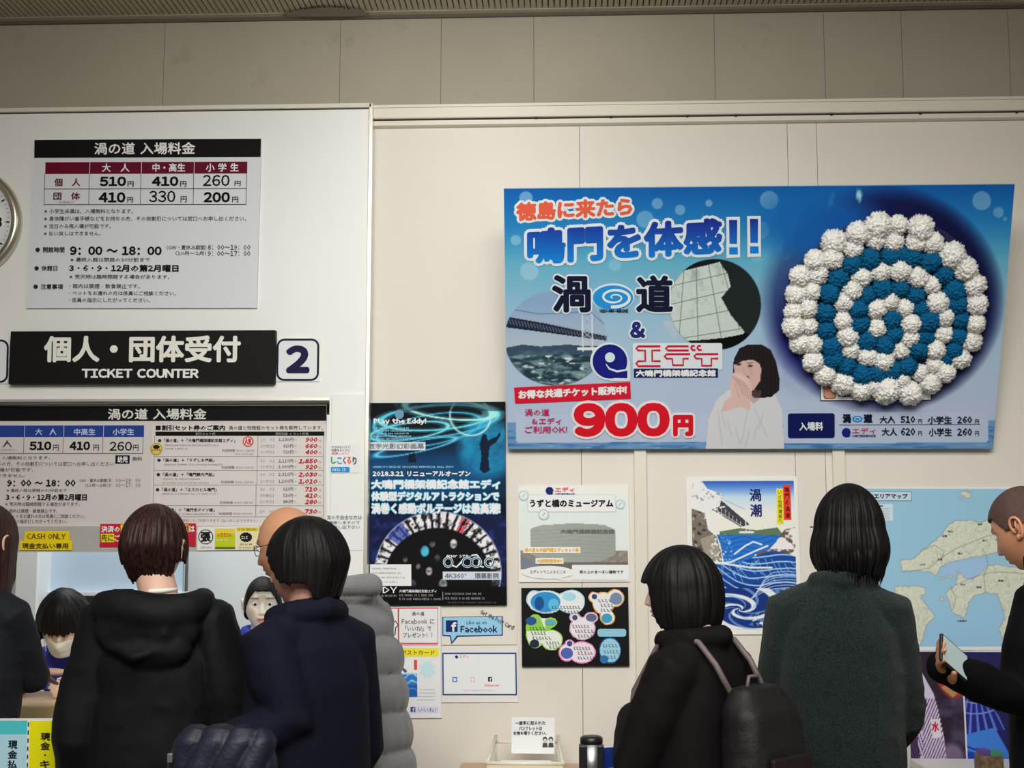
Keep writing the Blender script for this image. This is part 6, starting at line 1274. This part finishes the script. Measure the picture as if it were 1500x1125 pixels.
# ---- 5  green fleece
def fleece():
    Y = -1.12; p = P(1247, 716, Y)
    J = person('person with a dark bob in a deep green fleece jacket looking at the wall posters', (p.x-.045, Y, 0), -.12, H=p.z, fem=1, head_x=.038, ears=False, skin=(200, 164, 146), arms={-1: [(-.222, .03, 1.02), (-.215, .14, .80)], 1: [(.205, .06, 1.02), (.14, .24, .92)]}, head_rot=(-.05, 0, .06))
    m = mat('green_fleece', (22, 32, 31), .95, noise=.7, nscale=210, bump=1.0, bscale=300, sheen=.12, spec=.08)
    def ex(bm, J): caps(bm, [(-.06, .03, .84*J['H']), (-.062, -.03, .846*J['H']), (.01, -.07, .848*J['H']), (.085, -.03, .846*J['H']), (.08, .03, .84*J['H'])], [.024]*5)
    garment(J, 'fleece_jacket', m, hem=.50, rings=((.532, .188, .138), (.542, .204, .150), (.57, .206, .150), (.63, .200, .145), (.70, .198, .142), (.76, .188, .136), (.795, .162, .115), (.825, .118, .090), (.845, .08, .075)), sleeve=(.070, .062, .052), disp=folds(.008, 5.5, .6, 21, .003), extra=ex, voxel=.0075)
    put_hair(J, 'hair', BLACK_HAIR, bob(.03, -.132, 40, 66), rad=(.094, .112, .130), wfun=bob_w(.17, .20, .12), jag=.030, relief=.008, seed=12)
    rng = random.Random(4); L = []
    for i in range(90):
        a = rng.uniform(.9, 2*PI-.9); ax, ay = .092*math.sin(a), .112*math.cos(a); q = .84+.14*rng.random(); L.append(([(ax*1.08, ay*1.06-.006, -.055), (ax*1.06, ay*1.04-.006, -.085), (ax*q, ay*q-.006, -.125), (ax*(q-.06), ay*(q-.06)-.006, -.135-.022*rng.random())], .0034))
    put_locks(J, BLACK_HAIR, L)
    bm = bmesh.new(); hc, k = J['hc'], J['k']; add_tube(bm, [hc+Vector((x*k, y*k, z*k)) for x, y, z in ((-.098, .075, .012), (-.105, .06, .012), (-.104, .02, .012))], .0022, 6); bm_obj('spectacle_arm', bm, mat('dark_frame_plastic', (0, 0, 0)), J['root'])
    bm = bmesh.new(); loft(bm, [(0, 0, .30*J['H'], .20, .15), (0, 0, .40*J['H'], .19, .14), (0, 0, .545*J['H'], .155, .112)]); me = remesh(bm, .012, 2, folds(.008, 8, .2, 5))
    V = np.array([v.co[:] for v in me.vertices]); u = np.arctan2(V[:, 0], V[:, 1])*.18; g = lambda q, w, pr: (np.abs((q/pr) % 1-.5) < w); c = np.tile(np.array((214, 204, 190.)), (len(V), 1)); c[g(u, .12, .05)] = (120, 100, 92); c[g(V[:, 2], .12, .05)] *= .6; colr(me, c); link('plaid_skirt', me, J['root'], M_PRINT)
fleece()
# ---- 6  man reading a phone
def phone_man():
    Y = -1.12; p = P(1503, 712, Y); skin = (190, 134, 102)
    a = P(1380, 949, -1.47); b = P(1413, 978, -1.39); mid = (a+b)/2; ex_ = (b-a).normalized(); up = Vector((.30, -1.3, .6)); ez = (up-ex_*up.dot(ex_)).normalized(); ey = ez.cross(ex_)
    wrist = mid+ex_*.088-ez*.030; Ri = Matrix.Rotation(-.92, 3, 'Z')
    J = person('person with a shaved head in a black high-collar jacket reading a phone', (p.x+.070, Y, 0), .92, H=p.z, skin=skin, head_rot=(-.42, 0, -.10), head_fwd=.075, world_arm=(-1, P(1486, 1022, -1.24), wrist), arms={1: [(.24, -.02, 1.02), (.20, .10, .80)]}, hands={-1: (Ri @ (-ex_), Ri @ (-ez), .42)}, voxel=.006)
    m = mat('black_jacket_cloth', (10, 10, 11), .8, bump=.3, bscale=350, spec=.12)
    def ex(bm, J): add_tube(bm, [(0, -.01, .82*J['H']), (0, .0, .86*J['H']), (0, .012, .893*J['H'])], [.10, .082, .078], 24)
    garment(J, 'jacket', m, hem=.42, disp=folds(.008, 6, .4, 31), extra=ex, sleeve=(.080, .074, .052), rings=((.42, .21, .16), (.50, .212, .165), (.60, .20, .155), (.68, .202, .155), (.75, .205, .150), (.80, .182, .125), (.83, .13, .10), (.85, .09, .08)), sl_end=1.24)
    hm = mat('buzz_cut', (74, 54, 48), .75, noise=.35, nscale=260, bump=.5, bscale=500)
    put_hair(J, 'buzzed_hair', hm, short(.058, .012, -.075), rad=(.0825, .1055, .121), wfun=skull_w(0, .22, .014), relief=.0008, jag=.004, off=(0, -.004, .0005), nu=120)
    # phone held in the near hand
    t = thing('phone', 'dark smartphone with a lit pale screen held by the person with the shaved head', 'phone', mid); L = .142
    t.matrix_world = Matrix(((ex_.x, ey.x, ez.x, mid.x), (ex_.y, ey.y, ez.y, mid.y), (ex_.z, ey.z, ez.z, mid.z), (0, 0, 0, 1)))
    bm = bmesh.new(); add_box(bm, -L/2, L/2, -.036, .036, -.0045, .0045, .003); bm_obj('case', bm, mat('phone_case', (20, 20, 22), .4), t)
    bm = bmesh.new(); add_box(bm, -L/2+.006, L/2-.006, -.032, .032, .0046, .0052); bm_obj('screen', bm, mat('phone_screen', (150, 168, 168), .2, emit=(.62, .72, .72, .25)), t)
    return J
phone_man()
# ---- 7  long brown hair, suit jacket, at the edge
def longhair():
    Y = -.86; p = P(-24, 742, Y)
    J = person('person with long brown hair and charcoal jacket paying at the counter', (p.x, Y, 0), -.30, H=p.z, fem=1, world_arm=(1, P(48, 992, -.80), P(55, 985, -.56)), arms={-1: [(-.2, .05, 1.0), (-.15, .2, .8)]}, hands={1: (Vector((.55, 1, -.05)), Vector((0, 0, 1)), .5)}, voxel=.0065)
    m = mat('charcoal_suit', (26, 28, 34), .7, bump=.3, bscale=350, spec=.2)
    garment(J, 'suit_jacket', m, hem=.47, disp=folds(.007, 8, .5, 41, .002), sleeve=(.064, .056, .044), sl_end=.95, voxel=.0075)
    bm = bmesh.new(); H = J['H']; add_tube(bm, [(-.06, .0, .852*H), (-.03, -.055, .858*H), (.03, -.055, .858*H), (.065, .0, .852*H), (.05, .045, .84*H)], .011, 10); bm_obj('white_collar', bm, mat('white_collar', (0, 0, 0)), J['root'], True)
    put_hair(J, 'long_hair', LONG_HAIR, lambda a: .035 if a < 40 else (.035-.24*min(1, (a-40)/25)), rad=(.093, .114, .129), wfun=lambda z: (1-.12*np.clip(-z/.2, 0, 1), 1-.06*np.clip(-z/.2, 0, 1), -.012*np.clip(-z/.2, 0, 1)), jag=.02, seed=17)
longhair()
# ---- staff
def staff():
    blue = mat('royal_blue_jacket', (40, 52, 150), .6, bump=.25, bscale=200)
    Y = .52; p = P(386, 846, Y)
    J = person('clerk with tied-back black hair in a royal blue jacket facing the queue', (p.x, Y, 0), PI+.12, H=p.z, fem=1, skin=(226, 204, 192), feet=True, head_rot=(.02, 0, .10), arms={-1: [(-.21, .05, .78*p.z*.78), (-.1, .28, .60*p.z)], 1: [(.21, .05, .78*p.z*.78), (.1, .28, .60*p.z)]}, headk=1.12, voxel=.007)
    def ex(bm, J): caps(bm, [(-.03, .075, .835*J['H']), (-.075, .0, .85*J['H']), (0, -.065, .86*J['H']), (.075, .0, .85*J['H']), (.03, .075, .835*J['H'])], [.017]*5)
    garment(J, 'jacket', blue, disp=folds(.004, 8, .5, 51), extra=ex)
    bm = bmesh.new(); H = J['H']; add_box(bm, -.13, -.03, .112, .128, .705*H, .735*H, .003); bm_obj('name_badge', bm, mat('badge_white', (224, 226, 230), .5), J['root'])
    put_hair(J, 'tied_hair', BLACK_HAIR, lambda a: .060+.0*a if a < 30 else (.06-.075*(a-30)/35 if a < 65 else (-.015-.05*min(1, (a-65)/50))), rad=(.0825, .103, .1225), wfun=skull_w(0, .30, .018), relief=.0025, jag=.004, seed=23, off=(0, -.006, .002))
    Y = .20; p = P(110, 863, Y)
    J = person('clerk with a black bob and a cream face mask leaning over the coin tray', (p.x, Y+.12, 0), PI+.05, H=1.335, fem=1, skin=(214, 186, 168), head_rot=(-.50, 0, .10), head_fwd=.11, ears=False, lean=.30, arms={-1: [(-.235, .20, .98), (-.13, .38, .995)], 1: [(.235, .20, .98), (.16, .36, .995)]}, headk=1.24, voxel=.0065)
    J['root'].location.z = -.0
    def ex(bm, J): caps(bm, [(-.03, .075+J['lean'](.83*J['H']), .835*J['H']), (-.08, J['lean'](.85*J['H']), .85*J['H']), (0, -.07+J['lean'](.86*J['H']), .86*J['H']), (.08, J['lean'](.85*J['H']), .85*J['H']), (.03, .075+J['lean'](.83*J['H']), .835*J['H'])], [.02]*5)
    garment(J, 'jacket', blue, disp=folds(.005, 8, .5, 57), extra=ex)
    put_hair(J, 'hair', BLACK_HAIR, bob(.004, -.100, 50, 72), rad=(.097, .114, .129), wfun=bob_w(.07, .04, .11), jag=.014, seed=29)
    # mask: a cupped sheet over nose and mouth with ear loops
    hc, k = J['hc'], J['k']; R_ = J['hr'].to_matrix(); V = []; Fm = []; nu, nv = 25, 17
    for j in range(nv):
        for i in range(nu):
            u = (i/(nu-1)-.5)*2; v = j/(nv-1); z = -.022-.078*v+.004*(1-abs(u)); wz = .064-.014*v; x = u*wz; y = .100-.050*abs(u)**2.0+.018*math.exp(-(u*3.2)**2)*math.exp(-((v-.28)*3)**2)+.0025*abs(math.sin(v*PI*3))*(1-abs(u)) - .012*v*v
            V.append(hc+R_ @ (Vector((x, y, z))*k))
    for j in range(nv-1):
        for i in range(nu-1): a = j*nu+i; Fm.append((a, a+1, a+1+nu, a+nu))
    me = mesh_from([v[:] for v in V], Fm, 'face_mask'); o = link('face_mask', me, J['root'], mat('mask_cloth', (222, 214, 198), .8)); so = o.modifiers.new('t', 'SOLIDIFY'); so.thickness = .0015
    bm = bmesh.new()
    for s in (-1, 1):
        for za in (-.028, -.085): add_tube(bm, [hc+R_ @ (Vector(q)*k) for q in ((s*.058, .055, za), (s*.078, .01, -.02), (s*.082, -.02, -.005))], .001, 5)
    bm_obj('ear_loop', bm, mat('mask_cloth', (0, 0, 0)), J['root'])
    bm = bmesh.new(); H = J['H']; lz = J['lean']; add_tube(bm, [(.0, lz(z*H)+.142, z*H) for z in (.60, .66, .72, .78)], .003, 6); bm_obj('jacket_zip', bm, mat('zip_silver', (160, 162, 170), .3, metal=.6), J['root'])
staff()
# fixed reach of the photo's things that rest on people is kept by their own builders
